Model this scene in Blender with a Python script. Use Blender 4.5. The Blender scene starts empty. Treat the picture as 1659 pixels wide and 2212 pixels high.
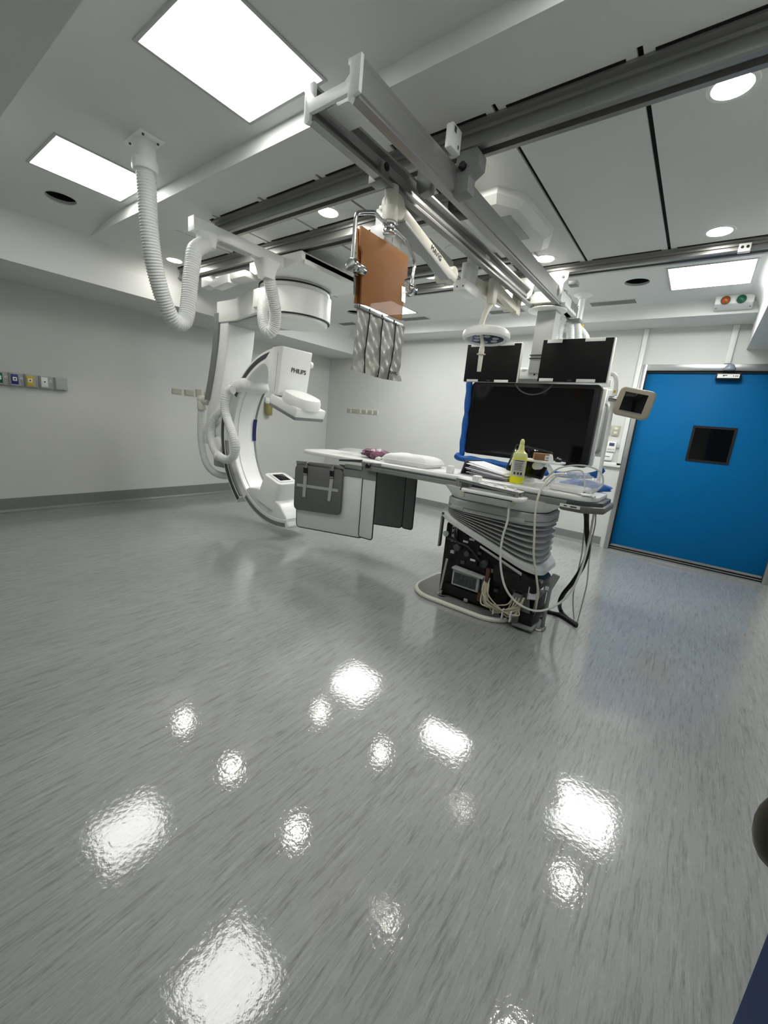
import bpy, bmesh, math, random
from mathutils import Vector, Matrix
random.seed(7)
SC = bpy.context.scene
COL = SC.collection
# ------------------------------------------------------------------ camera model
CAM_R = [(0.7912654, 0.6050473, 0.0884126), (0.2015180, -0.1215185, -0.9719176), (-0.5773123, 0.7868615, -0.2180813)]
CAM_F, CAM_C = 884.672, Vector((0, 0, 1.4))          # focal length in px of a 1659x2212 frame, eye point (metres)
def ray(px, py):
    u, v, w = px - 829.5, py - 1106.0, CAM_F
    return Vector([CAM_R[0][k] * u + CAM_R[1][k] * v + CAM_R[2][k] * w for k in range(3)])
def U(px, py, ax, val):                              # point of the plane (axis ax = val) seen at that spot
    r = ray(px, py); t = (val - CAM_C[ax]) / r[ax]
    return CAM_C + r * t
def UP(px, py, p0, n):                               # same for any plane
    r = ray(px, py); n = Vector(n); t = (Vector(p0) - CAM_C).dot(n) / r.dot(n)
    return CAM_C + r * t
# ------------------------------------------------------------------ materials
def lin(c):
    c = c / 255.0
    return c / 12.92 if c <= 0.04045 else ((c + 0.055) / 1.055) ** 2.4
def rgb(r, g, b): return (lin(r), lin(g), lin(b), 1)
MATS = {}
def mat(name, col, rough=0.5, metal=0.0, var=0.04, scale=8.0, bump=0.0, bscale=80, spec=0.5, trans=0.0, alpha=1.0, emit=0.0, ecol=None, coat=0.0, ior=1.45, stretch=None):
    if name in MATS: return MATS[name]
    m = bpy.data.materials.new(name); m.use_nodes = True
    nt = m.node_tree; N = nt.nodes; L = nt.links
    b = N['Principled BSDF']
    tc = N.new('ShaderNodeTexCoord'); mp = N.new('ShaderNodeMapping')
    L.new(tc.outputs['Object'], mp.inputs['Vector'])
    if stretch: mp.inputs['Scale'].default_value = stretch
    no = N.new('ShaderNodeTexNoise'); no.inputs['Scale'].default_value = scale; no.inputs['Detail'].default_value = 5
    L.new(mp.outputs[0], no.inputs['Vector'])
    cr = N.new('ShaderNodeValToRGB')
    a = [max(0, c * (1 - var)) for c in col[:3]]; z = [min(1, c * (1 + var)) for c in col[:3]]
    cr.color_ramp.elements[0].color = (*a, 1); cr.color_ramp.elements[1].color = (*z, 1)
    cr.color_ramp.elements[0].position = .3; cr.color_ramp.elements[1].position = .7
    L.new(no.outputs['Fac'], cr.inputs['Fac']); L.new(cr.outputs['Color'], b.inputs['Base Color'])
    b.inputs['Roughness'].default_value = rough; b.inputs['Metallic'].default_value = metal
    b.inputs['Specular IOR Level'].default_value = spec; b.inputs['IOR'].default_value = ior
    b.inputs['Transmission Weight'].default_value = trans; b.inputs['Alpha'].default_value = alpha
    b.inputs['Coat Weight'].default_value = coat
    if emit:
        b.inputs['Emission Color'].default_value = ecol or col; b.inputs['Emission Strength'].default_value = emit
    if bump:
        n2 = N.new('ShaderNodeTexNoise'); n2.inputs['Scale'].default_value = bscale; n2.inputs['Detail'].default_value = 3
        L.new(tc.outputs['Object'], n2.inputs['Vector'])
        bp = N.new('ShaderNodeBump'); bp.inputs['Strength'].default_value = bump; bp.inputs['Distance'].default_value = .01
        L.new(n2.outputs['Fac'], bp.inputs['Height']); L.new(bp.outputs[0], b.inputs['Normal'])
    MATS[name] = m
    return m
WALL = mat('wall_paint', rgb(206, 208, 204), .45, var=.015, scale=3, bump=.06, bscale=140)
CEIL = mat('ceiling_paint', rgb(214, 216, 214), .6, var=.01, scale=3, bump=.05, bscale=160)
WHITE = mat('white_enamel', rgb(236, 238, 235), .32, var=.015)
CREAM = mat('cream_plastic', rgb(218, 216, 204), .4, var=.02)
OFFW = mat('offwhite_cloth', rgb(242, 243, 240), .75, var=.03, bump=.5, bscale=70)
LGREY = mat('light_grey_plastic', rgb(176, 179, 178), .45, var=.02)
MGREY = mat('mid_grey_paint', rgb(126, 129, 128), .45, var=.03)
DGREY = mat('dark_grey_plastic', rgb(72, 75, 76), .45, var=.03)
BLACK = mat('black_plastic', rgb(18, 18, 19), .45, var=.1)
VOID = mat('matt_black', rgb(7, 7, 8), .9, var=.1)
SCREEN = mat('black_screen_glass', rgb(10, 11, 12), .08, var=.05, spec=.5)
MATTE = mat('matt_screen', rgb(13, 14, 15), .55, var=.05, spec=.3)
ALU = mat('brushed_aluminium', rgb(172, 173, 172), .34, metal=.85, var=.05, scale=4, stretch=(1, 30, 30))
RAILM = mat('rail_aluminium', rgb(150, 151, 149), .36, metal=.7, var=.04, scale=3, stretch=(.4, 30, 30))
BEAMM = mat('bridge_aluminium', rgb(158, 159, 158), .4, metal=.6, var=.04, scale=3, stretch=(30, .4, 30))
STEEL = mat('polished_steel', rgb(200, 200, 200), .14, metal=1.0, var=.03)
SKIRTM = mat('vinyl_skirting', rgb(122, 126, 124), .4, var=.1, scale=3, stretch=(10, 10, 40))
BLUEDOOR = mat('blue_laminate', rgb(0, 96, 150), .55, var=.02, spec=.14)
BLUESHADE = mat('shaded_blue_laminate', rgb(38, 66, 120), .45, var=.03)  # blue door laminate with the unlit leaf's shade put into the colour
GLASSD = mat('dark_glass', rgb(9, 10, 11), .04, var=.2)
BLUEP = mat('blue_film', rgb(30, 96, 178), .38, var=.1, scale=20, bump=.4, bscale=30)
LEADG = mat('grey_lead_vinyl', rgb(226, 229, 228), .5, var=.02, bump=.1, bscale=12)
LEADD = mat('charcoal_lead_vinyl', rgb(106, 108, 107), .55, var=.03, bump=.15, bscale=14)
PIPING = mat('black_piping', rgb(24, 25, 26), .5)
LAMELLA = mat('grey_lead_rubber', rgb(168, 168, 160), .33, var=.07, scale=9, bump=1.0, bscale=11, spec=.7)
HOSE = mat('white_hose', rgb(224, 226, 224), .4, var=.01)
BELLOW = mat('grey_bellows', rgb(166, 169, 168), .5, var=.03)
PLATEM = mat('grey_base_plate', rgb(112, 113, 110), .4, var=.06, scale=20)
YELLOW = mat('yellow_liquid', rgb(236, 236, 10), .2, var=.03)
BOTTLE = mat('translucent_bottle', rgb(228, 232, 160), .25, var=.02, trans=.15)
CARDB = mat('brown_card', rgb(140, 104, 70), .7, var=.06, scale=30)
PAPER = mat('white_paper', rgb(232, 232, 238), .7, var=.02)
PURPLE = mat('purple_plastic', rgb(126, 84, 104), .2, var=.3, scale=26, bump=.8, bscale=40)
FILMC = mat('clear_film', rgb(240, 242, 242), .08, var=.02, alpha=.26, bump=1.0, bscale=22, spec=.9)
BEIGE = mat('beige_enamel', rgb(168, 162, 144), .4, var=.03)
PCB = mat('circuit_board', rgb(58, 68, 66), .35, var=.5, scale=45)
WIRE = mat('cream_wire', rgb(196, 190, 168), .5, var=.05)
COPPER = mat('red_terminal', rgb(86, 60, 54), .5, var=.2, scale=60)
GRN = mat('green_outlet', rgb(20, 92, 66), .45)
BLU = mat('blue_outlet', rgb(34, 48, 122), .45)
YEL = mat('yellow_outlet', rgb(206, 178, 40), .45)
AMBER = mat('amber_glass', rgb(146, 72, 22), .12, var=.05)
GREENG = mat('green_glass', rgb(12, 82, 60), .12, var=.05)
FLANGEM = mat('pale_grey_plastic', rgb(204, 206, 205), .4, var=.015)
ENDM = mat('warm_grey_cover', rgb(104, 103, 98), .45)
HANDLEM = mat('dark_bronze', rgb(74, 72, 60), .4, metal=.5)
BEIGEP = mat('beige_wall_plate', rgb(172, 170, 152), .5)
LENS = mat('lamp_lens_glass', rgb(70, 82, 104), .12, var=.15, scale=30)
SENSG = mat('grey_translucent_dome', rgb(138, 144, 156), .2)
LABELB = mat('navy_label', rgb(24, 34, 96), .4)
LOGO = mat('dark_print', rgb(52, 54, 58), .5)
LOGOR = mat('red_print', rgb(150, 52, 46), .5)
PIPEW = mat('trunking_white', rgb(228, 230, 226), .4, var=.01)
LIQ = mat('amber_jar', rgb(176, 170, 110), .15, var=.1, trans=.4)
VENTM = mat('grey_grille', rgb(124, 129, 128), .5, var=.05)
PANEL_F = mat('far_panel_diffuser', (1, 1, 1, 1), .5, var=0, emit=31.0, ecol=(1.0, 0.995, 0.98, 1))
PANEL_L = mat('panel_diffuser', (1, 1, 1, 1), .5, var=0, emit=12.0, ecol=(1.0, 0.995, 0.98, 1))
DOWN_L = mat('downlight_diffuser', (1, 1, 1, 1), .5, var=0, emit=85.0, ecol=(1.0, 0.96, 0.88, 1))
# orange tinted acrylic
def acrylic():
    m = bpy.data.materials.new('orange_acrylic'); m.use_nodes = True
    nt = m.node_tree; N = nt.nodes; L = nt.links; b = N['Principled BSDF']
    tc = N.new('ShaderNodeTexCoord'); no = N.new('ShaderNodeTexNoise'); no.inputs['Scale'].default_value = 5
    cr = N.new('ShaderNodeValToRGB'); cr.color_ramp.elements[0].color = rgb(160, 110, 66); cr.color_ramp.elements[1].color = rgb(174, 120, 74)
    L.new(tc.outputs['Object'], no.inputs['Vector']); L.new(no.outputs['Fac'], cr.inputs['Fac']); L.new(cr.outputs[0], b.inputs['Base Color'])
    b.inputs['Roughness'].default_value = .5; b.inputs['Specular IOR Level'].default_value = .25; b.inputs['Alpha'].default_value = .93
    return m
ORANGE = acrylic()
def floor_mat():
    m = bpy.data.materials.new('streaked_vinyl'); m.use_nodes = True
    nt = m.node_tree; N = nt.nodes; L = nt.links; b = N['Principled BSDF']
    tc = N.new('ShaderNodeTexCoord')
    def layer(sx, sy, scale, detail, rough):
        mp = N.new('ShaderNodeMapping'); mp.inputs['Scale'].default_value = (sx, sy, 1)
        mp.inputs['Rotation'].default_value = (0, 0, math.radians(3))
        L.new(tc.outputs['Object'], mp.inputs['Vector'])
        no = N.new('ShaderNodeTexNoise'); no.inputs['Scale'].default_value = scale; no.inputs['Detail'].default_value = detail; no.inputs['Roughness'].default_value = rough
        no.inputs['Distortion'].default_value = .35
        L.new(mp.outputs[0], no.inputs['Vector']); return no
    base = layer(1, .35, 1.6, 3, .5)
    fleck = layer(16.0, 1.3, 5.5, 8, .72)
    pale = layer(19.0, 1.5, 5.0, 7, .70)
    fine = layer(70, 9, 6, 4, .6)
    def ramp(n, p0, p1, c0, c1):
        r = N.new('ShaderNodeValToRGB'); r.color_ramp.elements[0].position = p0; r.color_ramp.elements[1].position = p1
        r.color_ramp.elements[0].color = c0; r.color_ramp.elements[1].color = c1
        L.new(n.outputs['Fac'], r.inputs['Fac']); return r
    r0 = ramp(base, .3, .7, rgb(150, 153, 151), rgb(157, 160, 158))
    r1 = ramp(fleck, .27, .50, (1, 1, 1, 1), (0, 0, 0, 1))
    r2 = ramp(pale, .53, .75, (0, 0, 0, 1), (1, 1, 1, 1))
    r3 = ramp(fine, .3, .7, (.94, .94, .94, 1), (1.06, 1.06, 1.06, 1))
    def mix(fac, a, c, k, mode='MIX'):
        x = N.new('ShaderNodeMix'); x.data_type = 'RGBA'; x.blend_type = mode
        mul = N.new('ShaderNodeMath'); mul.operation = 'MULTIPLY'; mul.inputs[1].default_value = k
        if fac is not None: L.new(fac, mul.inputs[0]); L.new(mul.outputs[0], x.inputs['Factor'])
        else: x.inputs['Factor'].default_value = k
        L.new(a, x.inputs[6])
        if isinstance(c, tuple): x.inputs[7].default_value = c
        else: L.new(c, x.inputs[7])
        return x.outputs[2]
    o = mix(r1.outputs[0], r0.outputs[0], rgb(92, 94, 93), .85)
    o = mix(r2.outputs[0], o, rgb(186, 188, 186), .62)
    o = mix(None, o, r3.outputs[0], 1.0, 'MULTIPLY')
    L.new(o, b.inputs['Base Color'])
    b.inputs['Roughness'].default_value = .42; b.inputs['Specular IOR Level'].default_value = .5; b.inputs['Coat Weight'].default_value = 1.0; b.inputs['Coat Roughness'].default_value = .055; b.inputs['Coat IOR'].default_value = 1.55
    n2 = N.new('ShaderNodeTexNoise'); n2.inputs['Scale'].default_value = 62; n2.inputs['Detail'].default_value = 4
    L.new(tc.outputs['Object'], n2.inputs['Vector'])
    bp = N.new('ShaderNodeBump'); bp.inputs['Strength'].default_value = .13; bp.inputs['Distance'].default_value = .003
    L.new(n2.outputs['Fac'], bp.inputs['Height']); L.new(bp.outputs[0], b.inputs['Normal']); L.new(bp.outputs[0], b.inputs['Coat Normal'])
    return m
FLOOR = floor_mat()
# ------------------------------------------------------------------ mesh building
class MB:
    def __init__(s): s.bm = bmesh.new()
    def _take(s, t, M=None):
        if M is not None: t.transform(M)
        bmesh.ops.recalc_face_normals(t, faces=t.faces)
        if t.calc_volume(signed=True) < 0: bmesh.ops.reverse_faces(t, faces=t.faces)
        me = bpy.data.meshes.new('tmp'); t.to_mesh(me); t.free(); s.bm.from_mesh(me); bpy.data.meshes.remove(me)
        return s
    def _bev(s, t, bev, seg=2, ang=30):
        if bev <= 0: return
        ed = [e for e in t.edges if len(e.link_faces) == 2 and e.calc_face_angle(0) > math.radians(ang)]
        bmesh.ops.bevel(t, geom=ed, offset=bev, segments=seg, affect='EDGES', profile=.5, clamp_overlap=True)
    def box(s, lo, hi, bev=0, M=None, seg=2):
        t = bmesh.new(); lo = Vector(lo); hi = Vector(hi)
        bmesh.ops.create_cube(t, size=1)
        d = hi - lo; c = (lo + hi) / 2
        for v in t.verts: v.co = Vector((c[k] + v.co[k] * d[k] for k in range(3)))
        s._bev(t, bev, seg); return s._take(t, M)
    def cyl(s, p0, p1, r0, r1=None, n=24, bev=0):
        p0 = Vector(p0); p1 = Vector(p1); r1 = r0 if r1 is None else r1
        t = bmesh.new(); d = p1 - p0
        bmesh.ops.create_cone(t, cap_ends=True, segments=n, radius1=r0, radius2=max(r1, 1e-5), depth=d.length)
        s._bev(t, bev, 2, 50)
        M = Matrix.Translation((p0 + p1) / 2) @ d.to_track_quat('Z', 'Y').to_matrix().to_4x4()
        return s._take(t, M)
    def sphere(s, c, r, sc=(1, 1, 1), M=None, n=20):
        t = bmesh.new(); bmesh.ops.create_uvsphere(t, u_segments=n, v_segments=n // 2, radius=r)
        for v in t.verts: v.co = Vector((v.co.x * sc[0], v.co.y * sc[1], v.co.z * sc[2]))
        if M is not None: t.transform(M)
        t.transform(Matrix.Translation(Vector(c))); return s._take(t)
    def loft(s, rings, caps=True, closed=False):
        t = bmesh.new(); R = [[t.verts.new(p) for p in ring] for ring in rings]
        n = len(R[0]); m = len(R)
        for i in range(m if closed else m - 1):
            a, b = R[i], R[(i + 1) % m]
            for j in range(n): t.faces.new((a[j], a[(j + 1) % n], b[(j + 1) % n], b[j]))
        if caps and not closed: t.faces.new(R[0][::-1]); t.faces.new(R[-1])
        return s._take(t)
    def tube(s, pts, r, n=12, smooth=0, rf=None, closed=False, caps=True, step=None):
        P = [Vector(p) for p in pts]
        if smooth: P = spline(P, smooth, closed)
        if step: P = resample(P, step)
        m = len(P); rings = []
        up = None; acc = 0
        for i, p in enumerate(P):
            if closed: d = P[(i + 1) % m] - P[i - 1]
            else: d = P[min(i + 1, m - 1)] - P[max(i - 1, 0)]
            d.normalize()
            if up is None: up = d.orthogonal().normalized()
            else: up = (up - d * up.dot(d)).normalized()
            w = d.cross(up)
            if i: acc += (P[i] - P[i - 1]).length
            rr = r * (rf(acc, i) if rf else 1)
            rings.append([p + (up * math.cos(2 * math.pi * k / n) + w * math.sin(2 * math.pi * k / n)) * rr for k in range(n)])
        return s.loft(rings, caps, closed)
    def prism(s, poly, h0, h1, axes='xz', bev=0, M=None, seg=2):
        ia, ib = 'xyz'.index(axes[0]), 'xyz'.index(axes[1]); ic = 3 - ia - ib
        t = bmesh.new()
        def mk(h):
            out = []
            for a, b in poly:
                c = [0, 0, 0]; c[ia] = a; c[ib] = b; c[ic] = h; out.append(t.verts.new(c))
            return out
        A, B = mk(h0), mk(h1); n = len(poly)
        for j in range(n): t.faces.new((A[j], A[(j + 1) % n], B[(j + 1) % n], B[j]))
        t.faces.new(A[::-1]); t.faces.new(B)
        bmesh.ops.recalc_face_normals(t, faces=t.faces)
        s._bev(t, bev, seg); return s._take(t, M)
    def lathe(s, prof, c, n=32, M=None, hol=False):
        rings = [[Vector((r * math.cos(2 * math.pi * k / n), r * math.sin(2 * math.pi * k / n), h)) for k in range(n)] for r, h in prof]
        if M is None: M = Matrix.Identity(4)
        M = Matrix.Translation(Vector(c)) @ M
        hollow = min(r for r, h in prof) > .03 and hol
        R = [[M @ p for p in r] for r in rings]
        return s.loft(R, False, True) if hollow else s.loft(R)
    def slab(s, quad, nrm, th, r=0.0, bev=0.0, n=5):      # flat quad (4 corner points) with rounded corners, given thickness
        q = [Vector(p) for p in quad]; nrm = Vector(nrm).normalized(); pts = []
        if r > 0:
            for i in range(4):
                p, a, b = q[i], q[i - 1], q[(i + 1) % 4]
                p1 = p + (a - p).normalized() * r; p2 = p + (b - p).normalized() * r
                for k in range(n + 1):
                    t = k / n; pts.append(p1 * (1 - t) ** 2 + p * 2 * t * (1 - t) + p2 * t * t)
        else: pts = q
        t = bmesh.new()
        A = [t.verts.new(p) for p in pts]; B = [t.verts.new(p + nrm * th) for p in pts]; m = len(pts)
        for j in range(m): t.faces.new((A[j], A[(j + 1) % m], B[(j + 1) % m], B[j]))
        t.faces.new(A[::-1]); t.faces.new(B)
        bmesh.ops.recalc_face_normals(t, faces=t.faces)
        s._bev(t, bev, 2, 60); return s._take(t)
    def xf(s, M): s.bm.transform(M); return s
def spline(P, k, closed=False):
    out = []; m = len(P)
    rng = range(m if closed else m - 1)
    for i in rng:
        g = (lambda j: P[j % m]) if closed else (lambda j: P[max(0, min(m - 1, j))])
        a, b, c, d = g(i - 1), g(i), g(i + 1), g(i + 2)
        for q in range(k):
            t = q / k
            out.append(0.5 * ((2 * b) + (c - a) * t + (2 * a - 5 * b + 4 * c - d) * t * t + (3 * b - a - 3 * c + d) * t ** 3))
    if not closed: out.append(P[-1].copy())
    return out
def resample(P, step):
    out = [P[0].copy()]; carry = 0
    for i in range(1, len(P)):
        a, b = P[i - 1], P[i]; L = (b - a).length
        if L < 1e-9: continue
        t = step - carry
        while t <= L: out.append(a + (b - a) * (t / L)); t += step
        carry = (carry + L) % step if False else L - (t - step)
    out.append(P[-1].copy()); return out
def rrect(a, b, r, n=8):                              # rounded rectangle outline, half sizes a, b
    out = []
    for cx, cy, s0 in ((a - r, b - r, 0), (-(a - r), b - r, 90), (-(a - r), -(b - r), 180), (a - r, -(b - r), 270)):
        for k in range(n + 1):
            t = math.radians(s0 + 90 * k / n); out.append((cx + r * math.cos(t), cy + r * math.sin(t)))
    return out
def arc(cx, cz, r, a0, a1, n):
    return [(cx + r * math.cos(math.radians(a0 + (a1 - a0) * k / n)), cz + r * math.sin(math.radians(a0 + (a1 - a0) * k / n))) for k in range(n + 1)]
def sector(mb, cx, cz, ri, ro, a0, a1, y0, y1, n=48, bev=0.0):
    rings = []
    c = bev
    for k in range(n + 1):
        t = math.radians(a0 + (a1 - a0) * k / n); ct, st = math.cos(t), math.sin(t)
        pr = [(ri, y0 + c), (ri + c, y0), (ro - c, y0), (ro, y0 + c), (ro, y1 - c), (ro - c, y1), (ri + c, y1), (ri, y1 - c)] if c else [(ri, y0), (ro, y0), (ro, y1), (ri, y1)]
        rings.append([Vector((cx + r * ct, y, cz + r * st)) for r, y in pr])
    return mb.loft(rings)
def basis(o, x, y):
    x = Vector(x).normalized(); y = Vector(y); y = (y - x * y.dot(x)).normalized(); z = x.cross(y)
    M = Matrix((x, y, z)).transposed().to_4x4(); M.translation = Vector(o); return M
# ------------------------------------------------------------------ objects
W = {}
def link(o, parent=None):
    COL.objects.link(o)
    if parent: o.parent = parent
    return o
def tag(o, label=None, cat=None, group=None, kind=None):
    if label: o['label'] = label
    if cat: o['category'] = cat
    if group: o['group'] = group
    if kind: o['kind'] = kind
    return o
def thing(name, label, cat, loc, group=None, M=None):
    o = bpy.data.objects.new(name, None); o.empty_display_size = .05
    T = Matrix.Translation(Vector(loc)) if M is None else M
    o.matrix_local = T; W[o.name] = T
    link(o); return tag(o, label, cat, group)
def build(name, mb, m, parent=None, sharp=35, label=None):
    me = bpy.data.meshes.new(name)
    if parent: base = W[parent.name]
    else:
        xs = [v.co for v in mb.bm.verts]
        lo = Vector((min(v.x for v in xs), min(v.y for v in xs), min(v.z for v in xs))); hi = Vector((max(v.x for v in xs), max(v.y for v in xs), max(v.z for v in xs)))
        base = Matrix.Translation(((lo.x + hi.x) / 2, (lo.y + hi.y) / 2, lo.z))
    mb.bm.transform(base.inverted()); mb.bm.to_mesh(me); mb.bm.free()
    me.polygons.foreach_set('use_smooth', [True] * len(me.polygons)); me.set_sharp_from_angle(angle=math.radians(sharp))
    me.materials.append(m)
    o = bpy.data.objects.new(name, me)
    if parent: W[o.name] = base
    else: o.matrix_local = base; W[o.name] = base
    link(o, parent)
    if label: o['label'] = label
    return o
def struct(name, mb, m, parent=None, sharp=35):
    o = build(name, mb, m, parent, sharp)
    if not parent: o['kind'] = 'structure'
    return o
def text(name, body, size, M, m, parent, ex=.0012):
    cu = bpy.data.curves.new(name, 'FONT'); cu.body = body; cu.size = size; cu.extrude = ex; cu.align_x = 'CENTER'; cu.align_y = 'CENTER'
    to = bpy.data.objects.new('tmp_text', cu); COL.objects.link(to)
    dg = bpy.context.evaluated_depsgraph_get(); me = bpy.data.meshes.new_from_object(to.evaluated_get(dg))
    bpy.data.objects.remove(to); bpy.data.curves.remove(cu)
    me.transform(W[parent.name].inverted() @ M); me.materials.clear(); me.materials.append(m)
    o = bpy.data.objects.new(name, me); W[o.name] = W[parent.name]; return link(o, parent)
def dup(root, delta, label=None, group=None):        # copy of a thing, its parts and their sub-parts
    def rec(o, par):
        c = o.copy(); COL.objects.link(c)
        if par: c.parent = par
        for ch in [x for x in bpy.data.objects if x.parent == o]: rec(ch, c)
        return c
    r = rec(root, None); r.location = root.location + Vector(delta)
    if label: r['label'] = label
    if group: r['group'] = group
    return r
exec_order = []
# ================================================================== ROOM
XL, XR, YB, YN = -6.07, 1.06, 6.04, -1.2
ZT, ZR = 2.947, 2.86
struct('floor', MB().box((XL - .1, YN - .1, -.1), (XR + .1, YB + .35, 0)), FLOOR)
struct('wall_left', MB().box((XL - .12, YN - .1, 0), (XL, YB + .1, 3.1)), WALL)
wb = MB()
DL, DR, DT = -.69, .85, 2.26
wb.box((XL, YB, 0), (DL, YB + .12, 3.1)).box((DL, YB, DT), (DR, YB + .12, 3.1)).box((DR, YB, 0), (XR + .1, YB + .12, 3.1))
struct('wall_back', wb, WALL)
struct('wall_right', MB().box((XR, YN - .1, 0), (XR + .12, YB, 3.1)), WALL)
struct('wall_front', MB().box((XL, YN - .12, 0), (XR, YN, 3.1)), WALL)
# ceiling: lowered zone with the rails, raised zone with the near light panels, holes and joints cut out
SLOTX = [-0.485 - .5885 * k for k in range(7)]
cm = MB()
cm.box((-5.2, 1.70, ZR), (.25, 5.47, ZR + .12))
cut = MB()
for x in SLOTX: cut.box((x - .011, 2.02, ZR - .02), (x + .011, 4.06, ZR + .03))
cut.box((-5.17, 2.02, ZR - .02), (-5.155, 3.4, ZR + .03))
cut.box((-4.6, 5.448, ZR - .02), (-.31, 5.456, ZR + .03))
HOLES = [(-4.52, 1.342, ZT), (-.771, 4.703, ZR), (-4.299, 4.703, ZR)]
cut_b = MB()
for x, y, z in HOLES: (cut_b if z == ZT else cut).cyl((x, y, z - .08), (x, y, z + .09), .105, n=32)
def solid(mb, name):
    me = bpy.data.meshes.new(name); mb.bm.to_mesh(me); mb.bm.free(); o = bpy.data.objects.new(name, me); COL.objects.link(o); return o
pm = MB().prism([(.3, ZT), (-4.22, ZT), (-4.6, ZT - .03), (-5.0, ZR), (-5.2, ZR), (-5.2, 3.1), (.3, 3.1)], .5, 1.70, 'xz')
def cut_out(mb, cutter, name):
    a = solid(mb, name); md = a.modifiers.new('b', 'BOOLEAN'); md.operation = 'DIFFERENCE'; md.object = cutter; md.solver = 'EXACT'
    dg = bpy.context.evaluated_depsgraph_get(); dg.update(); me = bpy.data.meshes.new_from_object(a.evaluated_get(dg)); bpy.data.objects.remove(a)
    r = MB(); r.bm.from_mesh(me); return r
cutter = solid(cut, 'cutter'); cutter_b = solid(cut_b, 'cutter_b')
c1 = cut_out(cm, cutter, 'c1'); c2 = cut_out(pm, cutter_b, 'c2')
bpy.data.objects.remove(cutter); bpy.data.objects.remove(cutter_b)
me2 = bpy.data.meshes.new('t'); c2.bm.to_mesh(me2); c1.bm.from_mesh(me2)
c1.box((XL, YN, 3.08), (XR, YB, 3.16))
ceil = struct('ceiling', c1, CEIL, sharp=20)
gp = MB()
for x in SLOTX: gp.box((x - .0108, 2.021, ZR + .012), (x + .0108, 4.059, ZR + .029))
gp.box((-5.169, 2.021, ZR + .006), (-5.156, 3.39, ZR + .029)).box((-4.6, 5.4485, ZR + .003), (-.311, 5.4555, ZR + .029))
build('panel_joint', gp, VOID, ceil)
# soffits round the tray ceiling
ls = [(-5.165, 2.478), (-5.165, 2.70)] + arc(-5.0, 2.70, .165, 180, 95, 8) + [(-5.0, 3.08), (XL, 3.08), (XL, 2.478)]
struct('trim_1', MB().prism(ls, YN, YB, 'xz'), CEIL, sharp=20)
bs = [(5.565, 2.74)] + arc(5.565 - .13, 2.875 - .145, .13, 5, 85, 8) + [(5.44, ZR), (5.44, 3.08), (YB, 3.08), (YB, 2.74)]
struct('trim_2', MB().prism(bs, -5.165, XR, 'yz'), CEIL, sharp=20)
rs = [(.19, 2.483), (.19, 2.74)] + arc(.07, 2.74, .12, 0, 85, 6) + [(.07, 3.08), (XR, 3.08), (XR, 2.483)]
struct('trim_3', MB().prism(rs, YN, YB, 'xz'), CEIL, sharp=20)
struct('trim_4', MB().box((-5.165, YN, 2.48), (.19, .573, 3.08)), CEIL)
# skirting
def skirting(name, pts, face):
    pass
sk = [(XL, 0), (XL + .05, 0), (XL + .02, .012), (XL + .008, .035), (XL + .006, .16), (XL, .164)]
struct('baseboard_left', MB().prism(sk, YN, YB, 'xz'), SKIRTM, sharp=20)
sk = [(YB, 0), (YB - .05, 0), (YB - .02, .012), (YB - .008, .035), (YB - .006, .132), (YB, .136)]
struct('baseboard_back', MB().prism(sk, XL + .01, -.8, 'yz'), SKIRTM, sharp=20)
# sliding blue door
d = struct('door_1', MB().box((DL, YB + .03, .055), (DR, YB + .075, DT - .012), .002), BLUEDOOR)
d['label'] = 'wide blue sliding door with a small dark window'
fr = MB().box((DL - .055, YB - .03, 0), (DL, YB + .12, DT + .07), .004).box((DR, YB - .03, 0), (DR + .055, YB + .12, DT + .07), .004).box((DL, YB - .03, DT), (DR, YB + .12, DT + .07), .004)
build('door_frame', fr, ALU, d)
build('frame_gap_shade', MB().box((DL, YB + .001, .06), (DL + .012, YB + .04, DT)).box((DL, YB + .005, DT - .02), (DR, YB + .06, DT)), BLACK, d)  # black gap line at the jamb, plus painted shade under the header
build('bottom_strip', MB().box((DL + .01, YB + .01, .052), (DR - .005, YB + .05, .078), .002).box((DL + .005, YB - .02, .0), (DR, YB + .02, .014), .002).box((DL + .005, YB + .0, .026), (DR, YB + .03, .036), .002), ALU, d)
build('sill_gap', MB().box((DL + .002, YB + .02, 0), (DR - .002, YB + .1, .06)), VOID, d)
vp = build('window_frame', MB().box((-.105, YB + .022, 1.25), (.30, YB + .034, 1.275)).box((-.105, YB + .022, 1.635), (.30, YB + .034, 1.66)).box((-.105, YB + .022, 1.275), (-.08, YB + .034, 1.635)).box((.275, YB + .022, 1.275), (.30, YB + .034, 1.635)), BLACK, d)
build('window_pane', MB().box((-.08, YB + .026, 1.275), (.275, YB + .031, 1.635)), GLASSD, vp)
# door sensor + dome
t = thing('door_sensor', 'black motion sensor bar with white sticker over the blue door', 'sensor', (.10, YB - .02, 2.17))
build('housing', MB().box((-.015, YB - .05, 2.165), (.205, YB + .03, 2.235), .01), BLACK, t)
build('sticker', MB().box((.0, YB - .0515, 2.182), (.19, YB - .0495, 2.222)), WHITE, t)
build('pictogram', MB().box((.045, YB - .053, 2.205), (.085, YB - .0512, 2.213)).box((.05, YB - .053, 2.198), (.06, YB - .0512, 2.206)), BLACK, t)
build('pictogram', MB().box((.135, YB - .053, 2.196), (.142, YB - .0512, 2.21)).box((.155, YB - .053, 2.196), (.163, YB - .0512, 2.21)).box((.17, YB - .053, 2.196), (.178, YB - .0512, 2.21)), BLACK, t)
t = thing('dome_sensor', 'grey dome sensor on the silver header above the blue door', 'sensor', (.09, YB - .05, 2.28))
build('base', MB().cyl((.09, YB - .035, 2.262), (.09, YB - .035, 2.292), .055, n=28, bev=.004), SENSG, t)
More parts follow.
